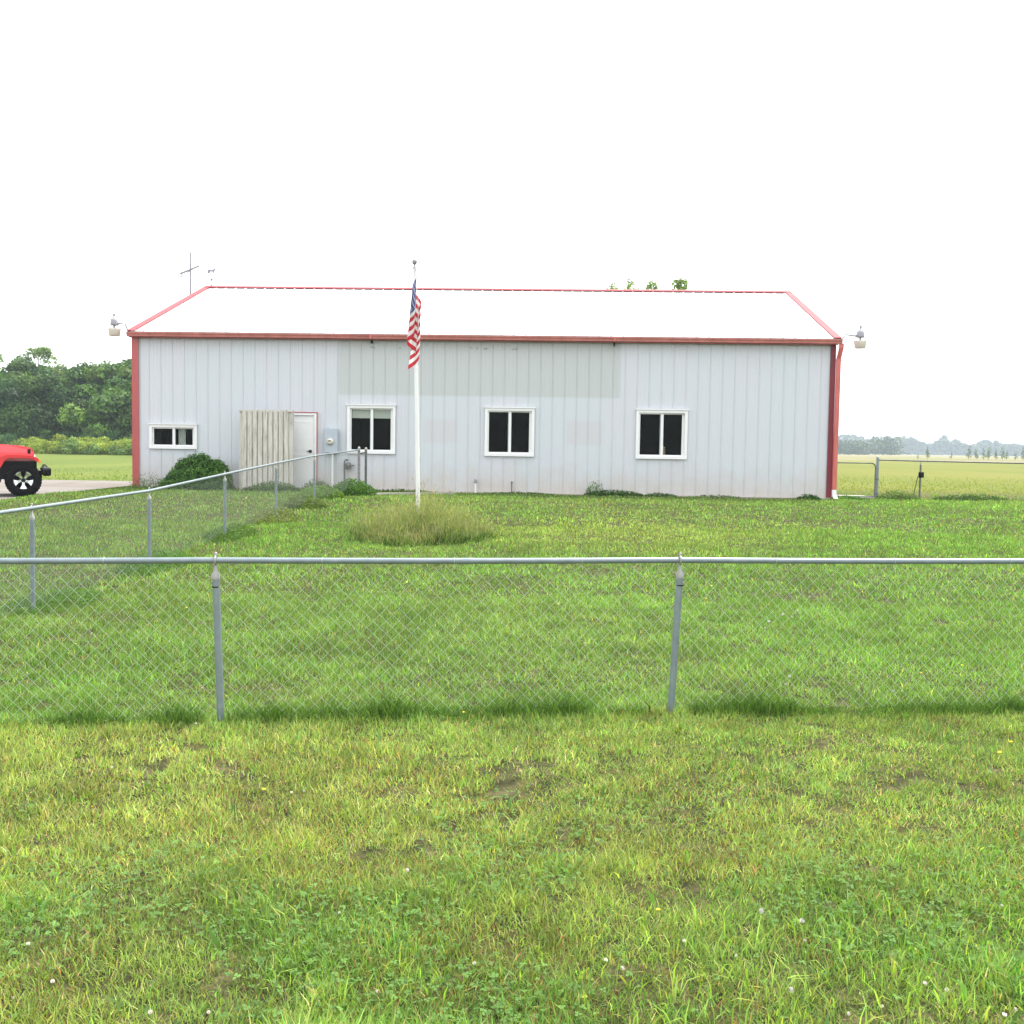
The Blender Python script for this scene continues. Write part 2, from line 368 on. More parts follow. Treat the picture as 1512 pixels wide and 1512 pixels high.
# ------------------------------------------------------------------ building (local x along the wall, y to the back, z up)
A = Vector((-9.785, 27.33, .415)); ROT = math.atan2(-.72, 17.8); LW = 17.80; DEP = 11.7; EH = 3.83; RZ = 5.96
bld = empty('metal_building', A, ROT)
tag(bld, 'long low pale grey steel-sided building with white metal roof and red trim', 'building')
BM = Matrix.Translation(A) @ Matrix.Rotation(ROT, 4, 'Z')
def W(x, y, z): return BM @ Vector((x, y, z))
wins = [(.42, 1.66, .975, 1.595), (5.55, 6.79, .925, 2.155), (9.07, 10.33, .915, 2.135), (12.90, 14.19, .905, 2.135)]
door = (3.86, 4.70, .02, 1.88)
openings = [(a + .05, b - .05, c + .05, d - .05) for a, b, c, d in wins] + [(door[0], door[1], 0, door[3])]
def ribbed_wall(L0, L1, H0, H1f, opens, pitch=.305, ph=.10, depth=.015):
    """strip profile with a trapezoid rib each pitch; cut by openings; front faces -y"""
    prof = []; s = L0 + ph; brk = {L0: 0, L1: 0}
    while s < L1 - .03:
        brk[s - .011] = 0; brk[s - .006] = depth; brk[s + .006] = depth; brk[s + .011] = 0
        for q in (.102, .203):
            if s + q + .03 < L1: brk[s + q - .02] = 0; brk[s + q - .01] = .003; brk[s + q + .01] = .003; brk[s + q + .02] = 0
        s += pitch
    ks = sorted(brk)
    def dep(x):
        return float(np.interp(x, ks, [brk[k] for k in ks]))
    cuts = set(ks)
    for o in opens: cuts.add(o[0]); cuts.add(o[1])
    cs = sorted(cuts); mb = MB()
    for a, b in zip(cs[:-1], cs[1:]):
        if b - a < 1e-6: continue
        mid = (a + b) / 2; iv = [(H0, H1f(mid))]
        for o in opens:
            if o[0] <= mid <= o[1]:
                iv = [p for q in iv for p in ((q[0], min(q[1], o[2])), (max(q[0], o[3]), q[1])) if p[1] - p[0] > 1e-4]
        da, db = -dep(a), -dep(b)
        for z0, z1 in iv: mb.add([(a, da, z0), (b, db, z0), (b, db, z1), (a, da, z1)], [(0, 1, 2, 3)])
    return mb
mb = ribbed_wall(0, LW, 0, lambda s: EH + .02, openings)
# base trim and wall thickness liners round the openings
mb.box(0, LW, -.028, -.004, -.03, .012)
for o in openings:
    mb.box(o[0] - .02, o[0], .002, .12, o[2], o[3]); mb.box(o[1], o[1] + .02, .002, .12, o[2], o[3])
    mb.box(o[0] - .02, o[1] + .02, .002, .12, o[3], o[3] + .02)
mb.build('front_wall', M_siding, bld)
# gable walls + back wall
def gab(s): return EH + .1 + (RZ - EH - .1) * (1 - abs(s - DEP / 2) / (DEP / 2)) - .03
G = ribbed_wall(.004, DEP - .004, 0, gab, [], depth=.014)
G.build('gable_wall', M_siding, bld, Matrix.Translation((LW, 0, 0)) @ Matrix.Rotation(math.pi / 2, 4, 'Z'))
G.build('gable_wall', M_siding, bld, Matrix.Translation((0, DEP, 0)) @ Matrix.Rotation(-math.pi / 2, 4, 'Z'))
mb = ribbed_wall(0, LW, 0, lambda s: EH + .02, []); mb.build('back_wall', M_siding, bld, Matrix.Translation((LW, DEP, 0)) @ Matrix.Rotation(math.pi, 4, 'Z'))
mb = MB(); mb.box(.03, LW - .03, .03, DEP - .03, -.45, -.031)
mb.build('foundation', M_found, bld)
# inside: floor, partition wall and ceiling
mb = MB(); mb.box(.1, LW - .1, .13, DEP - .1, 0, .03); mb.box(.1, LW - .1, 4.2, 4.3, .03, 3.6); mb.box(.1, LW - .1, .13, DEP - .1, 3.6, 3.64)
for s in (3.0, 5.0, 8.0, 11.8): mb.box(s, s + .1, .13, 4.2, .03, 3.6)
mb.build('interior_lining', M_inner, bld)

# roof: two ribbed slopes
def slope(mirror):
    mb = MB(); y0, z0 = -.16, EH + .115; y1, z1 = DEP / 2, RZ
    prof = [(-.04, 0)]; s = .02
    while s < LW + .04:
        prof += [(s - .022, 0), (s - .01, .024), (s + .01, .024), (s + .022, 0)]; s += .305
    prof += [(LW + .08, 0)]
    vs = []; n = len(prof)
    for (yy, zz) in ((y0, z0), (y1, z1)):
        for s, h in prof: vs.append((s, DEP - yy if mirror else yy, zz + h))
    for (yy, zz) in ((y0, z0), (y1, z1)):
        for s, h in prof: vs.append((s, DEP - yy if mirror else yy, zz - .012))
    fs = [(i, i + 1, n + i + 1, n + i) for i in range(n - 1)] + [(2 * n + i, 3 * n + i, 3 * n + i + 1, 2 * n + i + 1) for i in range(n - 1)]
    fs += [(i, 2 * n + i, 2 * n + i + 1, i + 1) for i in range(n - 1)]
    mb.add(vs, fs); return mb
rf = slope(False); rb = slope(True); rf.v += rb.v; rf.f += [tuple(i + len(rb.v) for i in f) for f in rb.f]; rf.sm += rb.sm
roof = rf.build('roof', M_roof, bld)
ang = math.atan2(RZ - EH - .115, DEP / 2 + .16)
mb = MB(); w = .17
for sgn in (-1, 1):
    c = DEP / 2; mb.add([(-.06, c, RZ + .055), (LW + .11, c, RZ + .055), (LW + .11, c + sgn * w, RZ + .055 - w * math.tan(ang)), (-.06, c + sgn * w, RZ + .055 - w * math.tan(ang)),
                         (-.06, c, RZ + .030), (LW + .11, c, RZ + .030), (LW + .11, c + sgn * w, RZ + .030 - w * math.tan(ang)), (-.06, c + sgn * w, RZ + .030 - w * math.tan(ang))],
                        [(0, 1, 2, 3), (4, 7, 6, 5), (3, 2, 6, 7), (0, 3, 7, 4), (1, 5, 6, 2)])
mb.build('ridge_cap', M_rake, roof)
for x0, x1 in ((-.09, .09), (LW - .06, LW + .12)):
    mb = MB()
    for sgn in (0, 1):
        def P(x, t, dz):
            y = -.17 + (DEP / 2 + .17) * t; z = EH + .112 + (RZ - EH - .112) * t + dz
            return (x, DEP - y if sgn else y, z)
        for (xa, xb, da, db) in ((x0, x1, .028, .045), ((x0, x0 + .02, -.13, .027) if x0 < 0 else (x1 - .02, x1, -.13, .027))):
            mb.add([P(xa, 0, da), P(xb, 0, da), P(xb, 1, da), P(xa, 1, da), P(xa, 0, db), P(xb, 0, db), P(xb, 1, db), P(xa, 1, db)],
                   [(0, 3, 2, 1), (4, 5, 6, 7), (0, 1, 5, 4), (2, 3, 7, 6), (1, 2, 6, 5), (0, 4, 7, 3)])
    mb.build('rake_trim', M_rake, bld)
# corner trims
for x0, x1 in ((-.03, .145), (LW - .10, LW + .03)):
    mb = MB(); mb.box(x0, x1, -.05, -.03, 0, EH + .05)
    xe = (x0, x0 + .02) if x0 < 1 else (x1 - .02, x1)
    mb.box(xe[0], xe[1], -.03, .12, 0, EH + .05); mb.build('corner_trim', M_red if x0 < 1 else M_reddark, bld)
# gutter (K profile), brackets and straps
mb = MB(); gp = [(-.17, EH + .10), (-.17, EH - .005), (-.255, EH - .005), (-.262, EH + .035), (-.285, EH + .075), (-.285, EH + .10), (-.278, EH + .10), (-.276, EH + .08), (-.252, EH + .045), (-.245, EH + .008), (-.18, EH + .008), (-.18, EH + .10)]
mb.prism(gp, -.07, LW + .12, 'x'); mb.prism([(-.17, EH + .098), (-.17, EH - .004), (-.25, EH - .004), (-.28, EH + .098)], -.076, -.07, 'x'); mb.prism([(-.17, EH + .098), (-.17, EH - .004), (-.25, EH - .004), (-.28, EH + .098)], LW + .12, LW + .126, 'x')
gut = mb.build('gutter', M_redchalk, bld)
for s in (6.15, 12.28):
    mb = MB(); mb.box(s, s + .05, -.29, -.16, EH - .015, EH + .108); mb.build('gutter_joint', M_redspout, gut)
    mb = MB(); mb.box(s + .005, s + .04, -.13, -.03, EH - .11, EH - .01); mb.build('gutter_hanger', M_black, gut)
mb = MB(); mb.box(-.05, LW + .05, -.155, -.03, EH - .0, EH + .02); mb.box(-.05, LW + .05, -.165, -.156, EH - .03, EH + .10)
mb.build('soffit', M_red, bld)
mb = MB(); mb.box(-.04, LW + .08, -.169, -.162, EH + .101, EH + .126); mb.build('drip_edge', M_galvd, roof)
# downspout with offset elbow and white boot
mb = MB(); xc = LW + .085; hw = .052
def spout(pts):
    for (xa, ya, za), (xb, yb, zb) in zip(pts[:-1], pts[1:]):
        mb.hull([(x + dx, y + dy, z) for (x, y, z) in ((xa, ya, za), (xb, yb, zb)) for dx in (-hw, hw) for dy in (-.035, .035)])
spout([(xc, -.09, EH - .36), (xc - .005, -.09, .20)])
spout([(xc + .03, -.20, EH), (xc + .03, -.20, EH - .10), (xc, -.09, EH - .37)])
mb.box(xc - hw - .01, xc + hw + .04, -.06, -.05, EH - .42, EH - .39); mb.build('downspout', M_redspout, bld)
mb = MB(); spout([(xc - .005, -.09, .199), (xc, -.095, .06)]); spout([(xc, -.095, .06), (xc + .02, -.17, -.02)])
mb.build('downspout_boot', M_white, bld)

# windows
for i, (a, b_, c, d_) in enumerate(wins):
    cs = .070; mb = MB(); f0, f1 = -.060, -.024
    mb.box(a, a + cs, f0, f1, c + cs, d_ - cs); mb.box(b_ - cs, b_, f0, f1, c + cs, d_ - cs); mb.box(a, b_, f0 - .004, f1, c, c + cs); mb.box(a, b_, f0, f1, d_ - cs, d_)
    mb.box(a - .02, b_ + .02, f0 - .025, f1, d_ + .001, d_ + .028)
    # jamb depth
    x0, x1, z0, z1 = a + cs, b_ - cs, c + cs, d_ - cs
    mb.box(x0 - .012, x0, f1 + .001, .08, z0, z1); mb.box(x1, x1 + .012, f1 + .001, .08, z0, z1); mb.box(x0 - .012, x1 + .012, f1 + .001, .08, z0 - .012, z0); mb.box(x0 - .012, x1 + .012, f1 + .001, .08, z1, z1 + .012)
    w = mb.build('window', M_white, bld)
    xm = (x0 + x1) / 2; r = .034
    for k, (p, q) in enumerate(((x0, xm + .042), (xm - .042, x1))):
        yo = -.012 if k == 0 else .022; m2 = MB()
        m2.box(p, p + r + (.04 if k else 0), yo, yo + .03, z0 + r, z1 - r); m2.box(q - r - .03, q, yo - (0 if k else .008), yo + .03, z0 + r, z1 - r); m2.box(p, q, yo, yo + .03, z0, z0 + r); m2.box(p, q, yo, yo + .03, z1 - r, z1)
        m2.build('sash', M_white, w)
        m3 = MB(); m3.box(p + r, q - r - .03, yo + .012, yo + .018, z0 + r, z1 - r); m3.build('pane', M_pane, w)
    if i == 1:      # raised blind
        m2 = MB()
        for k in range(9): z = z1 - .02 - k * .026; m2.box(x0 + .01, x1 - .01, .056 + .003 * (k % 2), .066 + .003 * (k % 2), z - .0255, z)
        m2.build('blind', M_blind, w)
    if i == 0:      # curtain edge
        m2 = MB(); pts = [(xm + .10 + .010 * k, .075 + .012 * math.sin(k * 1.25)) for k in range(20)]
        for p, q in zip(pts[:-1], pts[1:]): m2.add([(p[0], p[1], z0), (q[0], q[1], z0), (q[0], q[1], z1), (p[0], p[1], z1)], [(0, 1, 2, 3)], True)
        m2.build('curtain', M_curt, w)
# pale wooden ornament on the sill of the right window
mb = MB(); a = wins[3]; zz = a[2] + .09; x = 13.565
mb.box(x - .05, x + .05, .11, .15, zz, zz + .26); mb.lathe([(.012, .26), (.03, .275), (.02, .30), (.035, .31), (.0, .325)], (x, .13, zz), 10)
for k in range(5): mb.box(x + .05, x + .095, .115, .145, zz + .01 + k * .045, zz + .03 + k * .045)
mb.tube([(x, .13, zz + .3), (x + .01, .13, zz + .42), (x + .06, .13, zz + .5)], .006, 6)
orn = mb.build('ornament', M_lure, None, BM); tag(orn, 'pale wooden ornament with notched side standing inside the right-hand window', 'ornament')
mb = MB(); mb.box(wins[3][0] + .05, wins[3][1] - .05, .081, .2, wins[3][2] + .058, wins[3][2] + .089); mb.build('window_sill', M_white, bld)

# door
mb = MB(); mb.box(door[0] - .06, door[0], -.05, .04, 0, door[3]); mb.box(door[1], door[1] + .06, -.05, .04, 0, door[3]); mb.box(door[0] - .06, door[1] + .06, -.05, .04, door[3], door[3] + .06)
fr = mb.build('door_frame', M_white, bld)
mb = MB(); mb.box(door[0] - .085, door[1] + .085, -.058, -.02, door[3] + .061, door[3] + .085); mb.box(door[1] + .061, door[1] + .078, -.055, -.02, 0, door[3] + .061); mb.box(door[0] - .078, door[0] - .061, -.055, -.02, 0, door[3] + .061); mb.build('door_trim', M_red, bld)
mb = MB(); mb.bbox(door[0] + .006, door[1] - .012, -.012, .03, .025, door[3] - .008, .004)
for z0, z1 in ((.22, .85), (1.0, 1.7)):
    mb.box(door[0] + .12, door[1] - .13, -.018, -.0115, z0, z0 + .02); mb.box(door[0] + .12, door[1] - .13, -.018, -.0115, z1, z1 + .02); mb.box(door[0] + .12, door[0] + .14, -.018, -.0115, z0 + .02, z1)
dr = mb.build('door', M_white, bld)
mb = MB(); mb.bbox(door[1] - .135, door[1] - .065, -.05, -.019, .93, 1.0, .006); mb.tube([(door[1] - .1, -.05, .965), (door[1] - .1, -.085, .965), (door[1] - .18, -.09, .965)], .011, 8); mb.build('handle', M_black, dr)

# wooden privacy screen in front of the door (free-standing)
scr = empty('privacy_screen', W(2.94, -.62, 0), ROT); tag(scr, 'weathered wooden board privacy screen standing in front of the white door', 'screen')
SL = 1.36; zt = 1.985
for x in (0, SL - .09):
    mb = MB(); mb.box(x, x + .09, 0, .09, -.35, zt - .04); mb.build('post', M_board, scr)
mb = MB(); mb.box(0, SL, -.045, .10, zt - .039, zt); mb.build('top_rail', M_board, scr)
for z in (.25, 1.0, 1.7):
    mb = MB(); mb.box(.09, SL - .09, .022, .05, z, z + .09); mb.build('back_rail', M_board, scr)
rr = random.Random(4)
for k in range(18):
    fr_ = k % 2 == 0; x = .092 + (k // 2) * .132 + (0 if fr_ else .085); tilt = rr.uniform(-.008, .008); y = -.040 if fr_ else -.002; w_ = .120 if fr_ else .085
    mb = MB(); mb.hull([(xx + (tilt if zz > 1 else 0), yy, zz) for xx in (x, x + w_ - .02) for yy in ((y - .020, y + .012) if (xx == x and fr_) else (y, y + .015)) for zz in (.03 + rr.uniform(0, .05), zt - .041 - (.0 if fr_ else .01))])
    mb.build('board', M_board, scr)
for ch in scr.children:
    pass

# electric meter enclosure with dial and conduit
em = MB(); em.bbox(4.99, 5.33, -.20, -.03, .93, 1.55, .012); em.tube([(5.06, -.1, 1.55), (5.06, -.1, 1.585)], .02, 10)
meter = em.build('electric_meter', M_meter, None, BM); tag(meter, 'pale blue-grey electric meter box with round dial on the wall by the door', 'meter box')
mb = MB(); mb.lathe([(.085, -.195), (.085, -.235), (.075, -.245), (.07, -.29), (.055, -.305), (.0, -.308)], (5.15, 0, 1.22), 24, 'y'); dl = mb.build('dial', M_lens, meter, BM)
mb = MB(); mb.box(5.11, 5.19, -.312, -.309, 1.225, 1.25); mb.build('register', M_black, meter, BM)
mb = MB(); mb.tube([(5.19, -.11, .929), (5.19, -.11, -.1)], .028, 12); mb.tube([(5.19, -.11, .16), (5.19, -.11, .20)], .04, 12); mb.build('conduit', M_white, meter, BM)
# gas pipe riser with regulator
mb = MB(); mb.tube([(5.50, -.12, -.1), (5.50, -.12, .72), (5.53, -.12, .76), (5.60, -.12, .76)], .022, 10); mb.lathe([(.0, -.05), (.07, -.04), (.085, 0), (.07, .04), (0, .05)], (5.60, -.14, .62), 16, 'y'); mb.tube([(5.50, -.12, .62), (5.70, -.12, .62), (5.72, -.10, .62), (5.72, -.05, .62), (5.72, -.02, .62)], .015, 8)
mb.bbox(5.53, 5.67, -.17, -.07, .52, .60, .01)
gp_ = mb.build('gas_regulator', M_galvd, None, BM); tag(gp_, 'grey gas riser pipe with round regulator at the wall below the left big window', 'gas pipe')
mb = MB(); mb.tube([(8.86, -.14, -.15), (8.86, -.14, .22)], .022, 10); mb.build('x', M_white, None, BM).name = 'vent_pipe'
vp = bpy.data.objects['vent_pipe']; tag(vp, 'short white pipe with grey cap rising at the wall foot right of the flagpole', 'pipe')
mb = MB(); mb.lathe([(.02, .22), (.04, .23), (.042, .31), (.03, .335), (0, .34)], (8.86, -.14, 0), 12); mb.build('cap', M_lightgrey, vp, BM)
mb = MB(); mb.tube([(9.78, -.08, -.15), (9.78, -.08, .24)], .013, 8); mb.lathe([(.0, .235), (.022, .24), (.022, .27), (0, .28)], (9.78, -.08, 0), 8); st = mb.build('hose_tap', M_galvd, None, BM); tag(st, 'thin dark tap pipe at the wall foot beneath the middle window', 'tap')

# yard lamps
def yard_lamp(pos, sgn, bracket, label):
    o = empty('yard_lamp', pos); tag(o, label, 'outdoor lamp', 'yard lamps on the roof corners')
    mb = MB(); mb.lathe([(.0, .27), (.03, .265), (.035, .21), (.06, .205), (.085, .19), (.095, .14), (.1, .06), (.095, .03), (.06, .02), (0, .02)], (0, 0, 0), 18); mb.bbox(-.05, .05, -.08, -.04, .04, .16, .01)
    mb.build('housing', M_lightgrey, o)
    mb = MB(); mb.lathe([(.028, .27), (.032, .275), (.032, .32), (.02, .335), (0, .337)], (0, 0, 0), 12); mb.build('photocell', M_lightgrey, o)
    mb = MB(); mb.tube([(0, 0, .02), (0, 0, -.06)], .03, 10)
    for a in (0, 2.1, 4.2): mb.tube([(.07 * math.cos(a), .07 * math.sin(a), .03), (.13 * math.cos(a), .13 * math.sin(a), -.055)], .006, 5)
    mb.build('socket', M_lightgrey, o)
    mb = MB(); mb.lathe([(.165, -.055), (.17, -.07), (.15, -.12), (.135, -.24), (.128, -.245), (.125, -.235), (.14, -.12), (.155, -.07), (.150, -.058)], (0, 0, 0), 28, caps=False); mb.build('refractor', M_lens, o)
    mb = MB(); b_ = Vector(bracket) - Vector(pos); e = Vector((-sgn * .10, 0, .07))
    mb.tube([e, e + Vector((-sgn * .06, 0, 0)), Vector((b_.x * .72, b_.y * .7, .075)), Vector((b_.x * .88, b_.y * .9, b_.z * .5 + .03)), b_], [.03, .02, .018, .018, .018], 8); mb.build('arm', M_ant, o)
    return o
yard_lamp((-10.26, 27.3, 4.50), -1, W(-.14, .1, EH + .03), 'outdoor lamp with cream bucket lens at the left corner of the roof, near the antenna')
yard_lamp((8.76, 27.0, 4.44), 1, W(LW + .14, .1, EH + .02), 'outdoor lamp with cream bucket lens at the right roof corner above the red downspout')

# TV antenna on a mast beside the left gable
an = empty('tv_antenna', W(-.22, 4.9, 0)); tag(an, 'thin grey television antenna on a tall mast beside the left gable', 'antenna')
mb = MB(); mb.tube([(0, 0, -.1), (0, 0, 6.85)], .022, 8); mb.box(-.02, .2, -.02, .02, 3.0, 3.04); mb.build('mast', M_ant, an)
ba = math.radians(32); bd = Vector((math.cos(ba), math.sin(ba), .52)).normalized(); pd = Vector((-math.sin(ba), math.cos(ba), 0))
c0 = Vector((0, 0, 6.35)); mb = MB(); mb.tube([c0 - bd * .34, c0 + bd * .30], .03, 6); mb.tube([c0 - bd * .4 + Vector((0, 0, -.10)), c0 + bd * .1 + Vector((0, 0, -.02))], .012, 6); mb.build('boom', M_ant, an)
mb = MB()
for k in range(11):
    t = -.33 + k * .06; L_ = .34 - .015 * k; p = c0 + bd * t
    mb = MB(); mb.tube([p - pd * L_, p + pd * L_], .009, 5); mb.build('element', M_ant, an)
for t in (-.4, -.3): p = c0 + bd * t; mb = MB(); mb.tube([p + Vector((-.0, 0, -.2)), p + Vector((.0, 0, .2))], .01, 5); mb.build('element', M_ant, an)
mb = MB(); mb.tube([(0, 0, 6.8), (.03, 0, 7.1)], .012, 5); mb.build('whip', M_ant, an)
mb = MB(); mb.tube([(-.25, 0, 6.0), (.3, 0, 6.02)], .007, 5)
mb.build('element', M_ant, an)
# weather vane on the ridge's left end
wv = empty('weather_vane', W(.12, DEP / 2, RZ + .05)); wv.scale = (.78, .9, .72); tag(wv, 'small grey weather vane on the left end of the roof ridge', 'weather vane')
mb = MB(); mb.lathe([(.07, 0), (.05, .02), (.018, .06), (.010, .10), (.010, .46), (0, .50)], (0, 0, 0), 10); mb.lathe([(0, .20), (.035, .24), (.045, .27), (.035, .30), (0, .34)], (0, 0, 0), 12)
mb.build('spindle', M_ant, wv)
mb = MB()
for a in (.35, .35 + math.pi / 2):
    c, s = math.cos(a), math.sin(a); mb.tube([(-.22 * c, -.22 * s, .27), (.22 * c, .22 * s, .27)], .006, 5)
    for t in (-1, 1): mb.lathe([(0, -.03), (.025, 0), (0, .03)], (t * .22 * c, t * .22 * s, .27), 6)
mb.build('direction_arm', M_ant, wv)
mb = MB(); mb.tube([(-.24, 0, .46), (.22, 0, .52)], .008, 5); mb.prism([(.18, .48), (.29, .53), (.18, .55)], -.006, .006)
horse = [(-.17, .52), (-.15, .62), (-.18, .68), (-.10, .69), (.0, .67), (.06, .70), (.12, .76), (.15, .72), (.13, .66), (.09, .62), (.10, .52), (.06, .52), (.05, .60), (-.06, .60), (-.09, .53), (-.13, .52)]


mb.prism([(x, z) for x, z in horse], -.006, .006); mb.build('arrow', M_ant, wv)

# ------------------------------------------------------------------ flagpole and flag
PX, PY = -1.47, 16.6; PZ = gzf(PX, PY)
fp = empty('flagpole', (PX, PY, PZ)); fp.rotation_euler = (0, math.radians(-1.35), 0); tag(fp, 'white flagpole rising from the patch of tall grass in the lawn', 'flagpole')
mb = MB(); mb.tube([(0, 0, -.3), (0, 0, 1.35)], .033, 16); mb.tube([(0, 0, 1.35), (0, 0, 2.6)], .029, 16); mb.tube([(0, 0, 2.6), (0, 0, 4.12)], .024, 16)
for z, r in ((1.35, .036), (2.6, .032)): mb.tube([(0, 0, z - .015), (0, 0, z + .02)], r, 16)
mb.build('pole', M_pole, fp)
mb = MB(); mb.lathe([(.028, 4.12), (.03, 4.15), (.012, 4.165), (.012, 4.19), (.03, 4.20), (.042, 4.235), (.03, 4.27), (0, 4.28)], (0, 0, 0), 16); mb.build('finial', M_alu, fp)
mb = MB(); mb.tube([(.0, -.03, 4.1), (.03, -.05, 4.13), (.05, -.06, 4.07)], .014, 8); mb.tube([(.045, -.05, 4.06), (.05, -.04, 3.2), (.04, -.04, 1.2)], .004, 5); mb.build('halyard', M_white, fp)
# flag mesh: u along the fly, v down the hoist; hangs limp in folds
NU, NV = 190, 130; U, Vv = np.meshgrid(np.linspace(0, 1, NU + 1), np.linspace(0, 1, NV + 1))
zt_ = 4.06
hang = .55 * (U ** .85)
fold = -np.sin(U * 6.8 + Vv * .8 - .75)
amp = (.072 + .025 * Vv) * np.minimum(1, U * 6) * (.72 + .28 * np.minimum(1, (U * .6 + Vv * .7) * 1.2))
Xf = .035 + amp * fold * 1.1 - .05 * U * (Vv + .2) - .045 * Vv
Yf = -.085 - .012 * np.minimum(1, U * 4) + .10 * U - .03 * (np.cos(U * 6.8 + Vv * .8 - .75)) * np.minimum(1, U * 4) - .02 * np.sin(U * 23 + Vv * 3)
Zf = zt_ - .92 * Vv - hang - .02 * np.sin(U * 7 + 1) * Vv
Vf = np.stack([Xf, Yf, Zf], -1).reshape(-1, 3); I = np.arange((NU + 1) * (NV + 1)).reshape(NV + 1, NU + 1)
Q = np.stack([I[:-1, :-1], I[:-1, 1:], I[1:, 1:], I[1:, :-1]], -1).reshape(-1, 4)
uc = (np.arange(NU) + .5) / NU; vc = (np.arange(NV) + .5) / NV; UC, VC = np.meshgrid(uc, vc)
colr = np.zeros((NV, NU, 4), np.float32); red = (.52, .025, .04, 1); wht = (.80, .78, .76, 1); blu = (.028, .045, .20, 1)
colr[:] = wht; colr[(np.floor(VC * 13).astype(int) % 2) == 0] = red
canton = (UC < .40) & (VC < 7 / 13.); colr[canton] = blu
for r_ in range(9):
    for c_ in range(11):
        if (r_ + c_) % 2: continue
        cx, cy = .4 * (c_ + 1) / 12, (7 / 13.) * (r_ + 1) / 10; dx_ = (UC - cx) * 1.9; dy_ = VC - cy; ra = np.hypot(dx_, dy_); th = np.arctan2(dx_, -dy_)
        rad = .0308 * (.62 + .38 * np.cos(5 * th)); colr[canton & (ra < rad)] = wht
flag = np_mesh('flag', Vf, Q, mat=None, parent=None); flag.data.materials.clear()
at = flag.data.attributes.new('dye', 'FLOAT_COLOR', 'FACE'); at.data.foreach_set('color', colr.reshape(-1))
flag.data.polygons.foreach_set('use_smooth', [True] * len(flag.data.polygons))
m, nt, b = new_mat('flag_cloth'); a_ = nt.nodes.new('ShaderNodeAttribute'); a_.attribute_name = 'dye'; nt.links.new(a_.outputs[0], b.inputs['Base Color']); b.inputs['Roughness'].default_value = .75
tr = nt.nodes.new('ShaderNodeBsdfTranslucent'); nt.links.new(a_.outputs[0], tr.inputs[0]); mx = nt.nodes.new('ShaderNodeMixShader'); mx.inputs[0].default_value = .3
nt.links.new(b.outputs[0], mx.inputs[1]); nt.links.new(tr.outputs[0], mx.inputs[2]); nt.links.new(mx.outputs[0], nt.nodes['Material Output'].inputs[0])
flag.data.materials.append(m); flag.location = (PX, PY, PZ); flag.rotation_euler = fp.rotation_euler
tag(flag, 'limp red, white and blue starred flag hanging in folds from the flagpole', 'flag')

# ------------------------------------------------------------------ chain-link fences
def wires(path, hfun, zb=.03, cell=.0718, r=.00135):
    """diamond mesh hung along a polyline path [(x,y)], hfun(x,y)-> top z ; returns numpy prisms"""
    P = np.array(path, float); seg = np.hypot(*np.diff(P, axis=0).T); cum = np.r_[0, np.cumsum(seg)]; Ltot = cum[-1]
    def at(s): return np.stack([np.interp(s, cum, P[:, 0]), np.interp(s, cum, P[:, 1])], -1)
    Hm = .90; nrow = int(Hm / (cell / 2)); V = []; F = []
    segs = []
    half = cell / 2
    nd = int(Ltot / cell)
    for sgn in (1, -1):
        for k in range(-nrow // 2 - 1, nd + nrow // 2 + 2):
            s0 = k * cell
            # each diagonal broken every few cells so that it follows slope and knuckles
            step = 4; ts = np.arange(0, nrow + 1, step); ss = s0 + sgn * ts * half; ok = (ss >= 0) & (ss <= Ltot)
            for i in range(len(ts) - 1):
                a, b = ss[i], ss[i + 1]; ta, tb = ts[i] * half, ts[i + 1] * half
                if (a < 0 and b < 0) or (a > Ltot and b > Ltot): continue
                a2, b2 = np.clip([a, b], 0, Ltot)
                if a2 != a: ta = ta + (tb - ta) * (a2 - a) / (b - a)
                if b2 != b: tb = ta + (tb - ta) * (b2 - a2) / (b - a2) if b != a2 else tb
                if abs(b2 - a2) < 1e-4: continue
                segs.append((a2, ta, b2, tb, sgn))
    S = np.array(segs); pa = at(S[:, 0]); pb = at(S[:, 2]); d = P[-1] - P[0]; d = d / np.hypot(*d); nrm = np.array([-d[1], d[0]])
    za = hfun(pa[:, 0], pa[:, 1]) - S[:, 1]; zb_ = hfun(pb[:, 0], pb[:, 1]) - S[:, 3]
    off = (S[:, 4] * .0016)[:, None] * nrm
    A3 = np.c_[pa + off, za]; B3 = np.c_[pb + off, zb_]
    D = B3 - A3; D /= np.linalg.norm(D, axis=1)[:, None]; N3 = np.r_[nrm, 0]; S1 = np.tile(N3, (len(D), 1)); S2 = np.cross(D, S1)
    ring = []
    for t in (0, 2.094, 4.189): o = (math.cos(t) * S1 + math.sin(t) * S2) * r; ring.append((A3 + o, B3 + o))
    V = np.stack([ring[0][0], ring[1][0], ring[2][0], ring[0][1], ring[1][1], ring[2][1]], 1).reshape(-1, 3); n = len(A3); base = (np.arange(n) * 6)[:, None]
    Q = np.concatenate([base + np.array([[0, 1, 4, 3]]), base + np.array([[1, 2, 5, 4]]), base + np.array([[2, 0, 3, 5]])])
    return V, Q
def twist(path, hfun, n_, parent, m_):
    pass
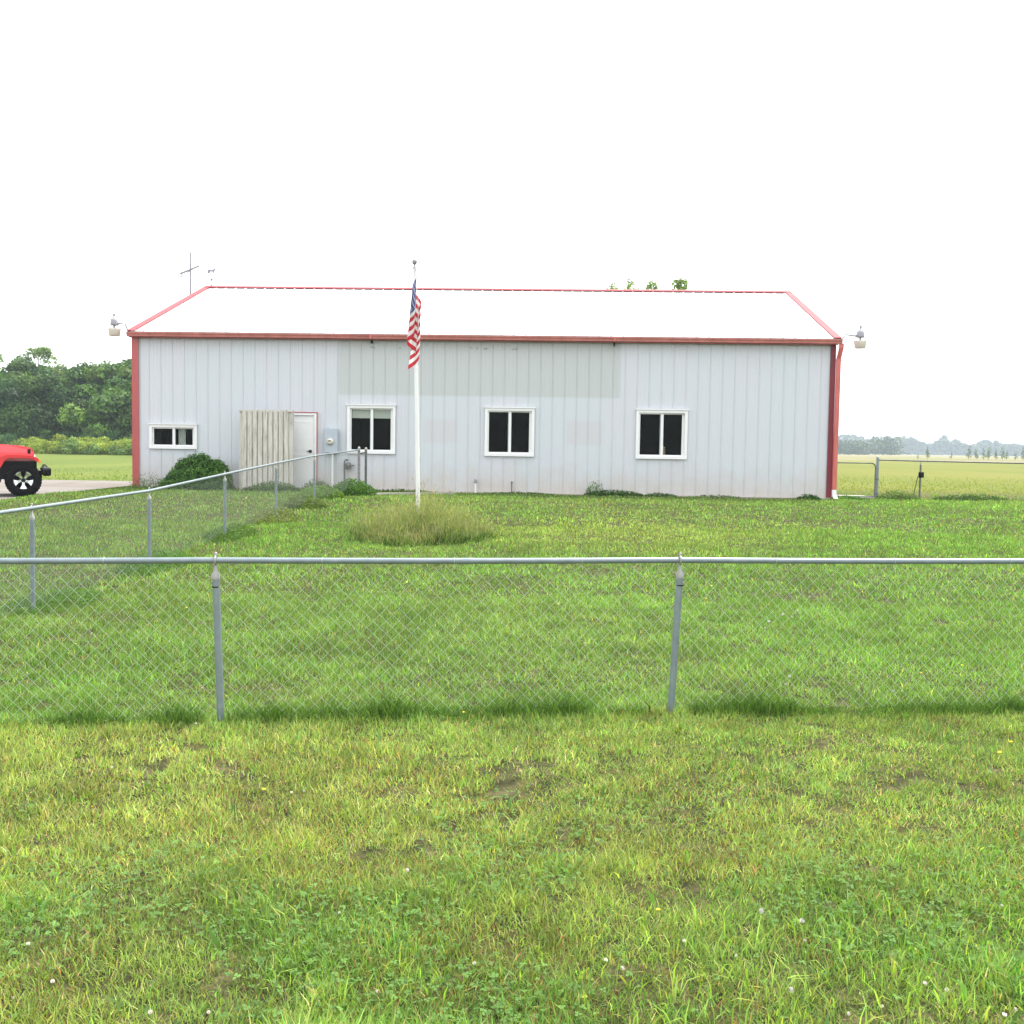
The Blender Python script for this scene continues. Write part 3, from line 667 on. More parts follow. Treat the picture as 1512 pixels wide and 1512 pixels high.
def post_parts(parent, x, y, ztop, r, m_, cap='loop', lean=(0, 0), band=True):
    zb = gzf(x, y) - .25; mb = MB(); zt = ztop - .075 if cap == 'loop' else ztop
    L0 = Vector((x + lean[0], y + lean[1], zb)); L1 = Vector((x, y, zt))
    mb.tube([L0, L1], r, 14)
    p = mb.build('post', m_, parent)
    mb = MB()
    if cap == 'loop':       # cone-shaped cap with an eye for the rail and a knob
        mb.lathe([(r + .003, zt - .03), (r + .003, zt), (r * .62, zt + .012), (.009, zt + .045), (.008, zt + .050)], (x, y, 0), 14)
        mb.lathe([(.029, -.008), (.0295, .008), (.022, .008), (.022, -.008), (.029, -.008)], (x, y, ztop - .0), 18, 'x') if False else None
        mb.tube([(x, y + .024 * math.cos(t), ztop + .024 * math.sin(t)) for t in np.linspace(-1.57, 4.72, 17)], .0065, 6, caps=False)
        mb.lathe([(.008, .024), (.010, .032), (.007, .044), (0, .047)], (x, y, ztop), 8)
        mb.build('cap', M_alu, p)
        if band:
            mb = MB(); mb.tube([(x, y, zt - .075), (x, y, zt - .068)], r + .002, 14); mb.build('band', M_black, p)
    else:
        mb.lathe([(r + .005, ztop - .02), (r + .006, ztop + .005), (r * .8, ztop + .03), (0, ztop + .045)], (x, y, 0), 14); mb.build('cap', M_alu, p)
    return p
# front fence
ffpath = [(-4.30, 5.47), (-1.63, 5.80), (.985, 6.13), (3.60, 6.46), (6.2, 6.79)]
FH = [.90, .905, .91, .91, .915]
def ff_top(x, y): return np.interp(x, [p[0] for p in ffpath], FH) - .022 + 0 * np.asarray(y)
ff = empty('chain_link_fence', (-4.30, 5.47, 0)); tag(ff, 'low galvanised chain-link fence crossing the whole foreground lawn', 'fence')
root_inv = Matrix.Translation((4.30, -5.47, 0))
def fix_parent(o, root):
    """children were built in world coordinates: keep them there"""
    o.matrix_parent_inverse = Matrix.Translation(-Vector(root.location))
    return o
def parts_world(root, builder):
    before = set(bpy.data.objects); builder()
    bpy.context.view_layer.update()
    for o in set(bpy.data.objects) - before:
        if o.parent == root: fix_parent(o, root)
def b1():
    mb = MB(); pts = []
    for i in range(len(ffpath) - 1):
        for t in np.linspace(0, 1, 9)[:-1]:
            x = ffpath[i][0] * (1 - t) + ffpath[i + 1][0] * t; y = ffpath[i][1] * (1 - t) + ffpath[i + 1][1] * t; z = FH[i] * (1 - t) + FH[i + 1] * t - .004 * math.sin(math.pi * t)
            pts.append((x, y, z))
    pts.append((*ffpath[-1], FH[-1])); mb.tube(pts, .0172, 14)
    for i, px_ in ((1, .54), (2, .50), (0, .45), (3, .5)):     # swaged rail joints
        a = Vector((*ffpath[i], FH[i])); b = Vector((*ffpath[i + 1], FH[i + 1])); c = a.lerp(b, px_); d = (b - a).normalized()
        c.z -= .004; mb.tube([c - d * .06, c - d * .055, c + d * .0], [.0172, .0182, .0182], 14)
    mb.build('top_rail', M_galv, ff)
    leans = [(0, 0), (.035, 0), (-.045, 0.0), (0, 0), (0, 0)]
    for i, (x, y) in enumerate(ffpath): post_parts(ff, x, y, FH[i], .0205 if i else .03, M_galv, 'loop' if i else 'dome', leans[i])
    V, Q = wires(ffpath, ff_top, r=.0010); np_mesh('wire_mesh', V, Q, mat=M_wire, parent=ff)
    for i in range(len(ffpath) - 1):
        for t in (.22, .5, .78):
            a = Vector((*ffpath[i], FH[i] - .003)).lerp(Vector((*ffpath[i + 1], FH[i + 1] - .003)), t)
            mb = MB(); mb.tube([a + Vector((0, .0195 * math.cos(q), .0195 * math.sin(q) )) for q in np.linspace(0, 5.5, 10)] + [a + Vector((0, 0, -.045))], .0017, 4); mb.build('tie_wire', M_wire, ff)
parts_world(ff, b1)
# side fence running back to the building
sfp = [(-4.30, 5.47), (-4.33, 7.0), (-4.335, 9.52), (-4.30, 12.5), (-4.22, 15.5), (-4.14, 18.5), (-4.03, 21.5), (-3.68, 25.3)]
SFH = [.90, .92, .94, .975, 1.10, 1.215, 1.325, 1.44]
def sf_top(x, y): return np.interp(y, [p[1] for p in sfp], SFH) - .022
sf = empty('chain_link_fence', (sfp[0][0], sfp[0][1] + .08, 0)); tag(sf, 'chain-link fence running away on the left, back to the building beside the meter box', 'fence')
def b2():
    mb = MB(); mb.tube([(x, y + (.06 if i == 0 else 0), SFH[i]) for i, (x, y) in enumerate(sfp)], .0178, 12); mb.build('top_rail', M_galv, sf)
    for i, (x, y) in enumerate(sfp[1:-1], 1): post_parts(sf, x, y, SFH[i], .0215, M_galv, 'loop', band=False)
    post_parts(sf, *sfp[-1], SFH[-1] + .04, .03, M_rust, 'dome')
    V, Q = wires([(x, y + (.06 if i == 0 else 0)) for i, (x, y) in enumerate(sfp)], sf_top, r=.0012); np_mesh('wire_mesh', V, Q, mat=M_wired, parent=sf)
parts_world(sf, b2)
gpost = empty('gate_post', (-3.53, 25.42, gzf(-3.53, 25.42))); tag(gpost, 'grey gate post with white dome cap beside the rusty fence end post', 'post')
mb = MB(); mb.tube([(0, 0, -.2), (0, 0, 1.08)], .03, 14); mb.tube([(-.14, -.02, .97), (0, 0, 1.0)], .016, 8); gpp = mb.build('post', M_galvd, gpost)
mb = MB(); mb.lathe([(.035, 1.06), (.036, 1.085), (.025, 1.11), (0, 1.125)], (0, 0, 0), 14); mb.build('cap', M_alu, gpp)
# back fence on the right, behind the lawn
RY = 28.0
rfp = [(9.52, 27.6), (10.76, RY - .1), (13.8, RY + .1), (16.8, RY + .3), (20, RY + .5), (24, RY + .8)]
RFH = [1.375, 1.36, 1.335, 1.31, 1.29, 1.26]
def rf_top(x, y): return np.interp(x, [p[0] for p in rfp], RFH) - .022
rfe = empty('chain_link_fence', (9.52, 27.6, .35)); tag(rfe, 'thin chain-link fence behind the lawn on the right, before the open field', 'fence')
def b3():
    mb = MB(); mb.tube([(x, y, RFH[i]) for i, (x, y) in enumerate(rfp)], .02, 10); mb.build('top_rail', M_galvd, rfe)
    post_parts(rfe, *rfp[0], 1.43, .036, M_galv, 'dome')
    for i, (x, y) in enumerate(rfp[1:], 1): post_parts(rfe, x, y, RFH[i], .024, M_galvd, 'loop', band=False)
    V, Q = wires(rfp, rf_top, r=.0011); np_mesh('wire_mesh', V, Q, mat=M_wired, parent=rfe)
    mb = MB(); mb.bbox(10.69, 10.83, 27.82, 27.86, .92, 1.07, .01); mb.box(10.74, 10.78, 27.8, 27.82, .95, 1.03); mb.build('latch_box', M_black, rfe)
parts_world(rfe, b3)
stk = MB(); stk.tube([(10.50, 27.7, .30), (10.56, 27.72, .62), (10.66, 27.8, .95)], .012, 6); so = stk.build('leaning_stick', M_bark); tag(so, 'thin brown stick leaning on the back fence post with the dark box', 'stick')
# gate with arched corner
gt = empty('garden_gate', (9.44, 27.45, .36)); tag(gt, 'narrow tube gate with rounded corner between building and grey post', 'gate')
mb = MB(); x0, x1 = -1.25, -.02
arc = [(x1 - .12 + .12 * math.sin(t), 0, .93 - .12 + .12 * math.cos(t)) for t in np.linspace(0, math.pi / 2, 7)]
arc2 = [(x0 + .12 - .12 * math.cos(t), 0, .81 + .12 * math.sin(t)) for t in np.linspace(0, math.pi / 2, 7)]
mb.tube([(x0, 0, .05)] + arc2 + arc + [(x1, 0, .05)], .018, 10); mb.tube([(x0, 0, .06), (x1, 0, .06)], .016, 8); mb.tube([(x0, 0, .5), (x0 + .01, 0, .5)], .016, 8)
mb.build('frame', M_galvd, gt)
for z in (.50, .12):
    mb = MB(); mb.box(-.04, .07, -.02, .02, z, z + .03); mb.build('hinge', M_galvd, gt)
V, Q = wires([(9.44 + x0, 27.45), (9.44 + x1, 27.45)], lambda x, y: 1.27 + 0 * x, r=.0011); w_ = np_mesh('wire_mesh', V, Q, mat=M_wired, parent=gt); fix_parent(w_, gt)
# paths
def slab(name, pts, h, mat_):
    mb = MB(); n = len(pts); vs = [(x, y, gzf(x, y) + h) for x, y in pts] + [(x, y, gzf(x, y) - .15) for x, y in pts]
    mb.add(vs, [tuple(range(n))] + [(i, (i + 1) % n, (i + 1) % n + n, i + n) for i in range(n)]); o = mb.build(name, mat_); tag(o, kind='structure'); return o
slab('path', [(8.15, 27.35), (9.40, 27.35), (9.40, 28.4), (8.15, 28.4)], .055, M_conc)
arcp = [(-3.3 + 1.9 * t, 24.55 + 1.35 * t ** .7) for t in np.linspace(0, 1, 9)]
slab('stepping_path', arcp + [(x, y + .22) for x, y in arcp[::-1]], .05, M_conc)
sp_ = [W(x, -.30 - .12 * math.sin(x * 1.7) - .05 * math.sin(x * 4.1), 0) for x in np.linspace(5.0, 17.9, 50)] + [W(x, .06, 0) for x in np.linspace(17.9, 5.0, 50)]
slab('soil_strip', [(p.x, p.y) for p in sp_], .014, M_found)

# ------------------------------------------------------------------ red off-road car on the driveway (nose to the right)
JX, JY = -11.74, 25.35; JZ = .19
car = empty('parked_car', (JX, JY, JZ), math.radians(25)); tag(car, 'bright red off-road car parked on the driveway, nose towards the building', 'car')
# local: x forward (front axle at 0), y 0 = near side tyre face, +y away; z up from ground
WB = -2.95; WID = 1.84
hood_prof = [(-.92, .98), (-.92, 1.27), (-.55, 1.262), (-.1, 1.235), (.12, 1.20), (.20, 1.16), (.245, 1.06), (.26, .86), (.26, .70), (-.92, .70)]
mb = MB(); mb.prism(hood_prof, .27, WID - .27); mb.hull([(x, y, z) for x, z, y0 in ((-.92, 1.27, .22), (.12, 1.20, .30), (-.92, 1.08, .16), (.22, 1.05, .24), (-.92, .85, .16), (.26, .80, .24)) for y in (y0, WID - y0)])
tub = [(-.93, .48), (-.93, 1.10), (-3.78, 1.10), (-3.80, .55), (-3.4, .50), (-2.5, .50)]
mb.prism([(-.93, .5), (-.93, 1.12), (-3.78, 1.12), (-3.80, .58)], .14, WID - .14)
mb.prism([(.2, .50), (.2, .66), (-3.7, .66), (-3.7, .50)], .45, WID - .45)
mb.build('body', M_carred, car)
mb = MB(); mb.bbox(.10, .17, .215, .245, 1.04, 1.15, .008); mb.build('hood_latch', M_black, car)
# flares
def flare(cx, side):
    outer = [(-.75, .50), (-.66, .62), (-.46, .96), (-.34, 1.02), (.14, 1.005), (.26, .97), (.36, .90), (.40, .83), (.33, .83), (.30, .86), (.24, .895), (.10, .93), (-.30, .935), (-.38, .90), (-.60, .52), (-.66, .44)]
    y0, y1 = (-.03, .30) if side == 0 else (WID - .30, WID + .03)
    mb = MB(); n = len(outer)
    top = outer[:8]; low = outer[8:][::-1]
    for i in range(7):
        a, b, c, d = top[i], top[i + 1], low[i + 1], low[i]
        mb.hull([(cx + p[0], y, p[1]) for p in (a, b, c, d) for y in (y0, y1)])
    return mb
for side in (0, 1):
    f = flare(0, side).build('fender', M_flare, car); f2 = flare(WB, side).build('fender', M_flare, car)
    y = -.035 if side == 0 else WID + .001
    mb = MB(); mb.hull([(x, yy, z) for x, z in ((.345, .905), (.40, .86), (.405, .835), (.34, .835), (.335, .87)) for yy in (y, y + .034)]); mb.build('marker_light', M_orange, car)
mb = MB(); mb.bbox(.42, .62, .20, WID - .20, .50, .70, .03); mb.bbox(.40, .58, -.02, .32, .52, .70, .035); mb.bbox(.40, .58, WID - .32, WID + .02, .52, .70, .035); mb.box(.25, .42, .5, WID - .5, .45, .62)
mb.build('front_bumper', M_black, car)
for y in (.42, WID - .42):
    mb = MB(); mb.tube([(.44, y, .70), (.46, y, .75), (.51, y, .755), (.54, y, .71)], .011, 8); mb.build('tow_hook', M_black, car)
mb = MB(); mb.box(-.55, .30, .16, WID - .16, .42, .86); mb.box(WB - .55, WB + .55, .16, WID - .16, .42, .95); mb.tube([(0, .2, .40), (0, WID - .2, .40)], .05, 8); mb.tube([(WB, .2, .40), (WB, WID - .2, .40)], .05, 8)
mb.box(-3.5, -.5, .3, WID - .3, .34, .5); mb.build('underbody', M_black, car)
mb = MB(); mb.tube([(-.85, .0, .42), (-2.2, .0, .42)], .04, 10); mb.build('side_step', M_chrome, car)
mb = MB()
for k in range(7): mb.box(.262, .272, .60 + k * .09, .64 + k * .09, .80, 1.02)
mb.build('grille', M_black, car)
for y in (.44, WID - .44):
    mb = MB(); mb.lathe([(.085, .255), (.085, .264), (.07, .268), (0, .27)], (0, y, .93), 20, 'x'); mb.build('headlight', M_chrome, car)
# cab
cab = [(-1.05, 1.12), (-1.32, 1.74), (-3.70, 1.72), (-3.78, 1.12)]
mb = MB(); mb.prism(cab, .22, WID - .22); mb.build('hardtop', M_black, car)
mb = MB(); mb.add([(-1.06, .30, 1.16), (-1.06, WID - .30, 1.16), (-1.30, WID - .30, 1.70), (-1.30, .30, 1.70)], [(0, 1, 2, 3)]); mb.build('windshield', M_glassdark, car, Matrix.Translation((.012, 0, .002)))
for y in (.214, WID - .214):
    mb = MB(); mb.prism([(-1.32, 1.16), (-1.46, 1.66), (-2.3, 1.66), (-2.3, 1.16)], y - .004, y + .004); mb.prism([(-2.4, 1.16), (-2.4, 1.66), (-3.55, 1.64), (-3.6, 1.16)], y - .004, y + .004); mb.build('side_window', M_glassdark, car)
    yy = .13 if y < 1 else WID - .13
    mb = MB(); mb.bbox(-2.25, -1.10, yy - .012, yy + .012, .58, 1.10, .008); dr_ = mb.build('door', M_carred, car)
    mb = MB(); mb.bbox(-2.18, -2.02, yy - .03, yy + .03, .96, 1.0, .006); mb.build('handle', M_black, dr_)
    mb = MB(); mb.bbox(-1.25, -1.12, yy - .22 if y < 1 else yy + .05, yy - .05 if y < 1 else yy + .22, 1.15, 1.33, .02); mb.tube([(-1.18, yy, 1.13), (-1.18, yy - .12 if y < 1 else yy + .12, 1.18)], .015, 6); mb.build('mirror', M_black, car)
mb = MB(); mb.bbox(-4.0, -3.82, .2, WID - .2, .45, .64, .03); mb.build('rear_bumper', M_black, car)
def wheel(parent, x, y, out):
    """out = -1 faces the camera side"""
    R = .405; w = MB(); prof = [(.235, .0), (.25, -.012), (.30, -.018), (.36, -.012), (.392, .012), (R, .04), (R, .21), (.392, .24), (.30, .26), (.235, .25)]
    w.lathe(prof, (0, 0, 0), 48, 'y', caps=False)
    for k in range(36):
        t = 2 * math.pi * k / 36; 
        for yy in ((-.004, .05), (.19, .245)):
            c, s = math.cos(t), math.sin(t); w.hull([(r_ * math.cos(t + d), y_, r_ * math.sin(t + d)) for r_ in (R - .03, R + .008) for d in (-.045, .045) for y_ in yy])
    ty = w.build('tyre', M_rubber, None)
    rm = MB(); rm.lathe([(.238, .012), (.240, .0), (.232, -.008), (.222, .004), (.218, .04), (.21, .16), (.05, .17), (0, .17)], (0, 0, 0), 40, 'y', caps=False)
    ri = rm.build('rim', M_black, ty)
    sp = MB()
    for k in range(5):
        t = math.radians(90 + 36) + 2 * math.pi * k / 5
        def P(r, a, y_): return (r * math.cos(t + a), y_, r * math.sin(t + a))
        sp.hull([P(.05, -.55, .012), P(.05, .55, .012), P(.13, -.24, .010), P(.13, .24, .010), P(.05, -.55, .05), P(.05, .55, .05), P(.13, -.24, .05), P(.13, .24, .05)])
        sp.hull([P(.128, -.24, .010), P(.128, .24, .010), P(.215, -.36, .0), P(.215, .36, .0), P(.222, 0, .0), P(.128, -.24, .045), P(.128, .24, .045), P(.215, -.34, .04), P(.215, .34, .04)])
    sp.build('spoke', M_chrome, ri)
    hb = MB(); hb.lathe([(.05, .02), (.05, -.006), (.04, -.012), (0, -.013)], (0, 0, 0), 16, 'y'); hb.build('hub_cap', M_black, ri)
    wl = MB()
    return ty
w0 = wheel(car, 0, 0, -1)
w0.parent = car; w0.name = 'wheel'; w0.location = (0, -.0, .405)
for x, y, fl in ((WB, 0, 0), (0, WID, 1), (WB, WID, 1)):
    c = copy_tree(w0, car); c.location = (x, y, .405)
    if fl: c.rotation_euler = (0, 0, math.pi)
ringm = MB()   # raised grey lettering ring read as dashes on the tyre wall
# ------------------------------------------------------------------ foliage
def tri_leaves(C, N, size, rng, tint, aspect=1.6):
    """one quad (rhombus) per centre, normal roughly N"""
    n = len(C); N = N + rng.normal(0, .55, (n, 3)); N /= np.linalg.norm(N, axis=1)[:, None] + 1e-9
    T = np.cross(N, rng.normal(0, 1, (n, 3))); T /= np.linalg.norm(T, axis=1)[:, None] + 1e-9; B = np.cross(N, T)
    s = (size * rng.uniform(.6, 1.35, n))[:, None]
    V = np.stack([C - T * s, C + B * s / aspect, C + T * s, C - B * s / aspect], 1).reshape(-1, 3)
    Q = np.arange(n * 4).reshape(-1, 4); return V, Q, np.repeat(tint, 4, axis=0)
def crown(rng, clumps, per, size, base, var=.3, light=(.5, .5, .2)):
    """clumps: (cx,cy,cz,rx,ry,rz); leaves lie in each clump's outer shell"""
    Cs = []; Ns = []; Ts = []
    base = np.array(base)
    for c in clumps:
        n = int(per * (c[3] * c[5]) ** .9); d = rng.normal(0, 1, (n, 3)); d /= np.linalg.norm(d, axis=1)[:, None]
        d[:, 2] = np.where(d[:, 2] < -.5, -d[:, 2], d[:, 2]); rad = rng.uniform(.62, 1.08, n) ** .8
        wob = 1 + .22 * np.sin(d[:, 0] * 7 + c[0]) * np.cos(d[:, 1] * 6 + c[1]) + .12 * np.sin(d[:, 2] * 11 + c[2])
        P = np.array(c[:3]) + d * np.array(c[3:]) * (rad * wob)[:, None]; Cs.append(P); Ns.append(d)
        hue = rng.normal(0, 1); col = base * (1 + .22 * hue) * (1 + .5 * max(0, rng.normal(-.6, .8))) + np.array([.02, .014, 0]) * rng.normal(0, .6)
        t = col[None] * (1 + rng.normal(0, var, (n, 1))); Ts.append(np.clip(t, .004, 1))
    C = np.concatenate(Cs); N = np.concatenate(Ns); T = np.concatenate(Ts)
    return tri_leaves(C, N, size, rng, T)
def tree_clumps(rng, h, w, n, low=.15):
    cl = []
    for i in range(n):
        t = rng.uniform(low, 1); prof = (math.sin(math.pi * min(1, (t - low) / (1 - low) * .80 + .16)) ** .7)
        a = rng.uniform(0, 6.283); rr_ = rng.uniform(.25, 1) ** .6 * prof * w / 2; s = rng.uniform(.10, .19) * w * (1.1 - .4 * t)
        cl.append((rr_ * math.cos(a), rr_ * math.sin(a), h * t * .93, s * 1.15, s * 1.15, s * .85))
    return cl
def make_tree(seed, h, w, n, per, size, col, low=.15):
    rng = RS(seed); o = empty('broadleaf_tree')
    V, Q, T = crown(rng, tree_clumps(rng, h, w, n, low), per, size, col, .22); np_mesh('crown', V, Q, tint=T, mat=M_leaf, parent=o)
    mb = MB(); r0 = .022 * h; mb.tube([(0, 0, -.3), (.1, 0, h * .25), (.0, .1, h * .55), (.1, 0, h * .85)], [r0, r0 * .8, r0 * .5, r0 * .15], 8)
    for k in range(7):
        a = rng.uniform(0, 6.28); z = h * rng.uniform(.2, .6); L_ = w * rng.uniform(.25, .42); mb.tube([(0, .05, z), (L_ * .5 * math.cos(a), L_ * .5 * math.sin(a), z + L_ * .4), (L_ * math.cos(a), L_ * math.sin(a), z + L_ * .9)], [r0 * .4, r0 * .25, r0 * .08], 6)
    mb.build('trunk', M_bark, o); return o
G_wood = 'broadleaf trees of the wood beyond the mown field'
dk = (.050, .100, .022); md = (.090, .160, .034); lt = (.130, .200, .050)
protos = [make_tree(11, 10.2, 10.5, 85, 260, .17, dk, .04), make_tree(12, 10.6, 9.0, 85, 260, .17, md, .04), make_tree(13, 9.6, 8.5, 80, 260, .17, dk, .04)]
tall = make_tree(14, 13.2, 8.0, 70, 200, .17, lt, .2)
# x, y, prototype, scale, rotation, label
LW_ = 'dense dark green tree in the closed wood edge beyond the mown field on the left'
spots = [(-62, 122, 1, 1.0, 0, LW_), (-54.5, 119, 0, 1.0, 1, LW_), (-48, 121, 0, .98, 2.5, LW_), (-42.5, 121, 2, 1.14, 0, LW_), (-38, 119, 1, 1.10, 3, LW_), (-33, 121, 0, 1.1, 4, LW_), (-44.5, 118, 1, 1.0, 2.0, LW_),
         (-69, 120, 2, 1.02, 5, LW_), (-76, 123, 0, 1.0, 2, LW_), (-58, 128, 2, 1.05, 2, LW_), (-51.5, 128, 1, 1.0, 4.2, LW_), (-45, 129, 1, 1.0, 1.2, LW_), (-40, 129, 0, 1.03, 5.2, LW_), (-35, 127, 2, 1.12, 1, LW_), (-65, 128, 0, 1.04, 3, LW_), (-28, 124, 2, 1.05, 2.2, LW_)]
used = set()
for x, y, k, s, rz, lab in spots:
    o = protos[k] if k not in used else copy_tree(protos[k]); used.add(k)
    o.location = (x, y, gzf(x, y) - .1); o.rotation_euler = (0, 0, rz); o.scale = (s, s, s); tag(o, lab, 'tree', G_wood)
tall.location = (-59.6, 133, .1); tall.scale = (1, 1, 1.04); tag(tall, 'taller pale green tree rising above the wood at the left edge of the photo', 'tree')
t2 = copy_tree(tall); t2.location = (-67, 136, .1); t2.rotation_euler = (0, 0, 2); t2.scale = (1.1, 1.1, 1.0); tag(t2, 'second tall pale tree behind the wood, furthest left and mostly out of frame', 'tree')

def make_bush(name, seed, w, h, col, per=700, size=.09, n=26, spiky=0):
    rng = RS(seed); cl = []
    for i in range(n):
        a = rng.uniform(0, 6.28); r_ = rng.uniform(0, 1) ** .6 * w / 2; zz = rng.uniform(.1, .8) * h * (1 - (2 * r_ / w) ** 2 * .65); s = rng.uniform(.12, .24) * h + .1
        cl.append((r_ * math.cos(a), r_ * math.sin(a) * .7, zz, s * 1.3, s, s))
    V, Q, T = crown(rng, cl, per, size, col, .22); return np_mesh(name, V, Q, tint=T, mat=M_leaf)
G_sh = 'shrubs along the foot of the wood'
yb = make_bush('meadow_shrub', 21, 6.5, 2.3, (.27, .33, .055), 650, .065); db = make_bush('dark_shrub', 22, 6.0, 2.9, (.055, .125, .035), 420, .09); gb = make_bush('dark_shrub', 23, 5.0, 2.4, (.13, .20, .055), 420, .09)
ybL = 'yellow-green feathery shrub at the edge of the mown field before the wood'; dbL = 'deep green rounded shrub at the foot of the wood'; gbL = 'mid green leafy shrub between the yellow-green shrubs and the wood'
fr_ = {id(yb): 1, id(db): 1, id(gb): 1}
def put(p, x, y, s, rz, lab, grp, cat, sz=1.0, z=None):
    if fr_.get(id(p)): o = p; fr_[id(p)] = 0
    else: o = p.copy(); COL.objects.link(o)
    o.location = (x, y, gzf(x, y) if z is None else z); o.rotation_euler = (0, 0, rz); o.scale = (s, s, s * sz); tag(o, lab, cat, grp); return o
for x, y, s, rz, k in ((-46.5, 112, 1.1, 0, 0), (-42, 111, 1.0, 1, 0), (-50.8, 111.5, .95, 2, 0), (-55, 112.5, .8, 3, 0), (-38.5, 110.5, 1.0, 4, 0), (-36, 111, 1.0, 1.5, 0), (-44, 110.0, .85, 5, 0), (-48.5, 110.5, .8, .5, 0),
                       (-57, 114, 1.25, 0, 1), (-62, 113, 1.35, 1, 1), (-52, 115.5, 1.1, 2, 1), (-47.6, 115.5, .95, 4, 1), (-67, 114, 1.35, 2, 1), (-43.7, 113.2, .95, 0, 1), (-38.8, 107.5, .8, 0, 2), (-44.5, 107.8, .85, 3, 2), (-52.5, 108.5, .8, 1, 1), (-35.6, 110.6, 1.05, 3, 2), (-40.5, 114, 1.1, 5, 2), (-32, 112, 1.1, 2, 2), (-46.0, 113.2, .95, 2, 2)):
    put((yb, db, gb)[k], x, y, s, rz, (ybL, dbL, gbL)[k], G_sh, 'shrub')

# treetops showing over the ridge: tall trees well behind the building
bt = []
for i, (x, y, h, w, lab) in enumerate([(5.64, 62, 11.15, 3.6, 'leftmost small treetop just showing above the roof ridge'), (6.64, 62, 11.25, 5.4, 'widest light green treetop showing above the roof ridge, second from the left'), (8.1, 62, 11.15, 4.0, 'pointed treetop above the roof ridge, third from the left'), (9.6, 62, 11.3, 3.8, 'rightmost treetop showing above the roof ridge')]):
    rng = RS(40 + i); o = empty('roadside_tree', (x, y, .35)); cl = []
    for k in range(46):
        t = rng.uniform(.25, 1) ** .8; r_ = rng.uniform(0, 1) * w / 2 * (1.08 - t) * 1.5; a = rng.uniform(0, 6.28); s = rng.uniform(.2, .42); cl.append((r_ * math.cos(a), r_ * math.sin(a), h * t - .25, s, s, s))
    V, Q, T = crown(rng, cl, 300, .085, (.17, .25, .06), .3); np_mesh('crown', V, Q, tint=T, mat=M_leaf, parent=o)
    mb = MB(); mb.tube([(0, 0, -.2), (0, 0, h * .9)], [.12, .02], 8); mb.build('trunk', M_bark, o); tag(o, lab, 'tree', 'treetops above the roof ridge')

# far woods
def far_wood(name, x0, x1, y, h, n, seed, col, label, size=.55):
    rng = RS(seed); cl = []
    for i in range(n):
        x = rng.uniform(x0, x1); hh = h * (.62 + .5 * float(vnoise(x, 0, 22, seed + 50))) * rng.uniform(.75, 1.05); w = rng.uniform(3, 6)
        for k in range(5): cl.append((x + rng.uniform(-2, 2), y + rng.uniform(-6, 6), hh * (.12 + .2 * k), w * (1 - .13 * k), w, hh * .14))
    V, Q, T = crown(rng, cl, 6, size, col, .2); o = np_mesh(name, V, Q, tint=T, mat=M_farleaf); tag(o, label, 'woodland', kind='stuff'); o.location.z = .3; return o
far_wood('distant_wood', 150, 226, 620, 10.8, 100, 61, (.05, .08, .035), 'nearer dark far-off wood at the right of the building')
far_wood('distant_wood', 330, 760, 1180, 18.5, 430, 62, (.045, .07, .035), 'bluish hazy wood on the far right horizon', 1.5)
far_wood('distant_wood', -700, -60, 700, 13, 260, 63, (.045, .07, .035), 'hazy distant wood beyond the field, hidden behind the building', .9)
# young trees standing in the field on the right
G_y = 'young trees in the far field'
rng = RS(71); yt = None
for k, (px_, hgt, dx) in enumerate([(1353, 1.2, 1), (1367, 3.0, 1), (1428, 3.2, 1), (1439, 2.6, 0), (1450, 2.7, 0), (1457, 3.2, 1), (1468, 2.6, 0), (1478, 3.0, 1), (1484, 2.4, 0), (1497, 2.2, 1), (1508, 3.0, 0), (1402, 1.8, 0)]):
    yy = 245 + (k % 3) * 6; x = (px_ - 756) / 1560 * yy * 1.0
    if k < 2:
        r2 = RS(80 + k); o = empty('young_tree'); cl = [(r2.uniform(-.35, .35), r2.uniform(-.35, .35), .7 + 2.5 * t, .55 * (1.15 - t), .55 * (1.15 - t), .4) for t in np.linspace(0, 1, 9)]
        V, Q, T = crown(r2, cl, 160, .13, (.10, .15, .05), .2); np_mesh('crown', V, Q, tint=T, mat=M_leaf, parent=o)
        mb = MB(); mb.tube([(0, 0, -.1), (0, 0, 3)], [.06, .02], 6); mb.build('trunk', M_bark, o)
        if k == 0: yt = o
        else: yt2 = o
    else: o = copy_tree(yt if k % 2 else yt2)
    o.location = (x, yy, .3); o.scale = (hgt / 3.4,) * 3; o.rotation_euler = (0, 0, k * 1.3); tag(o, 'slim young tree in the row standing in the far field on the right', 'tree', G_y)

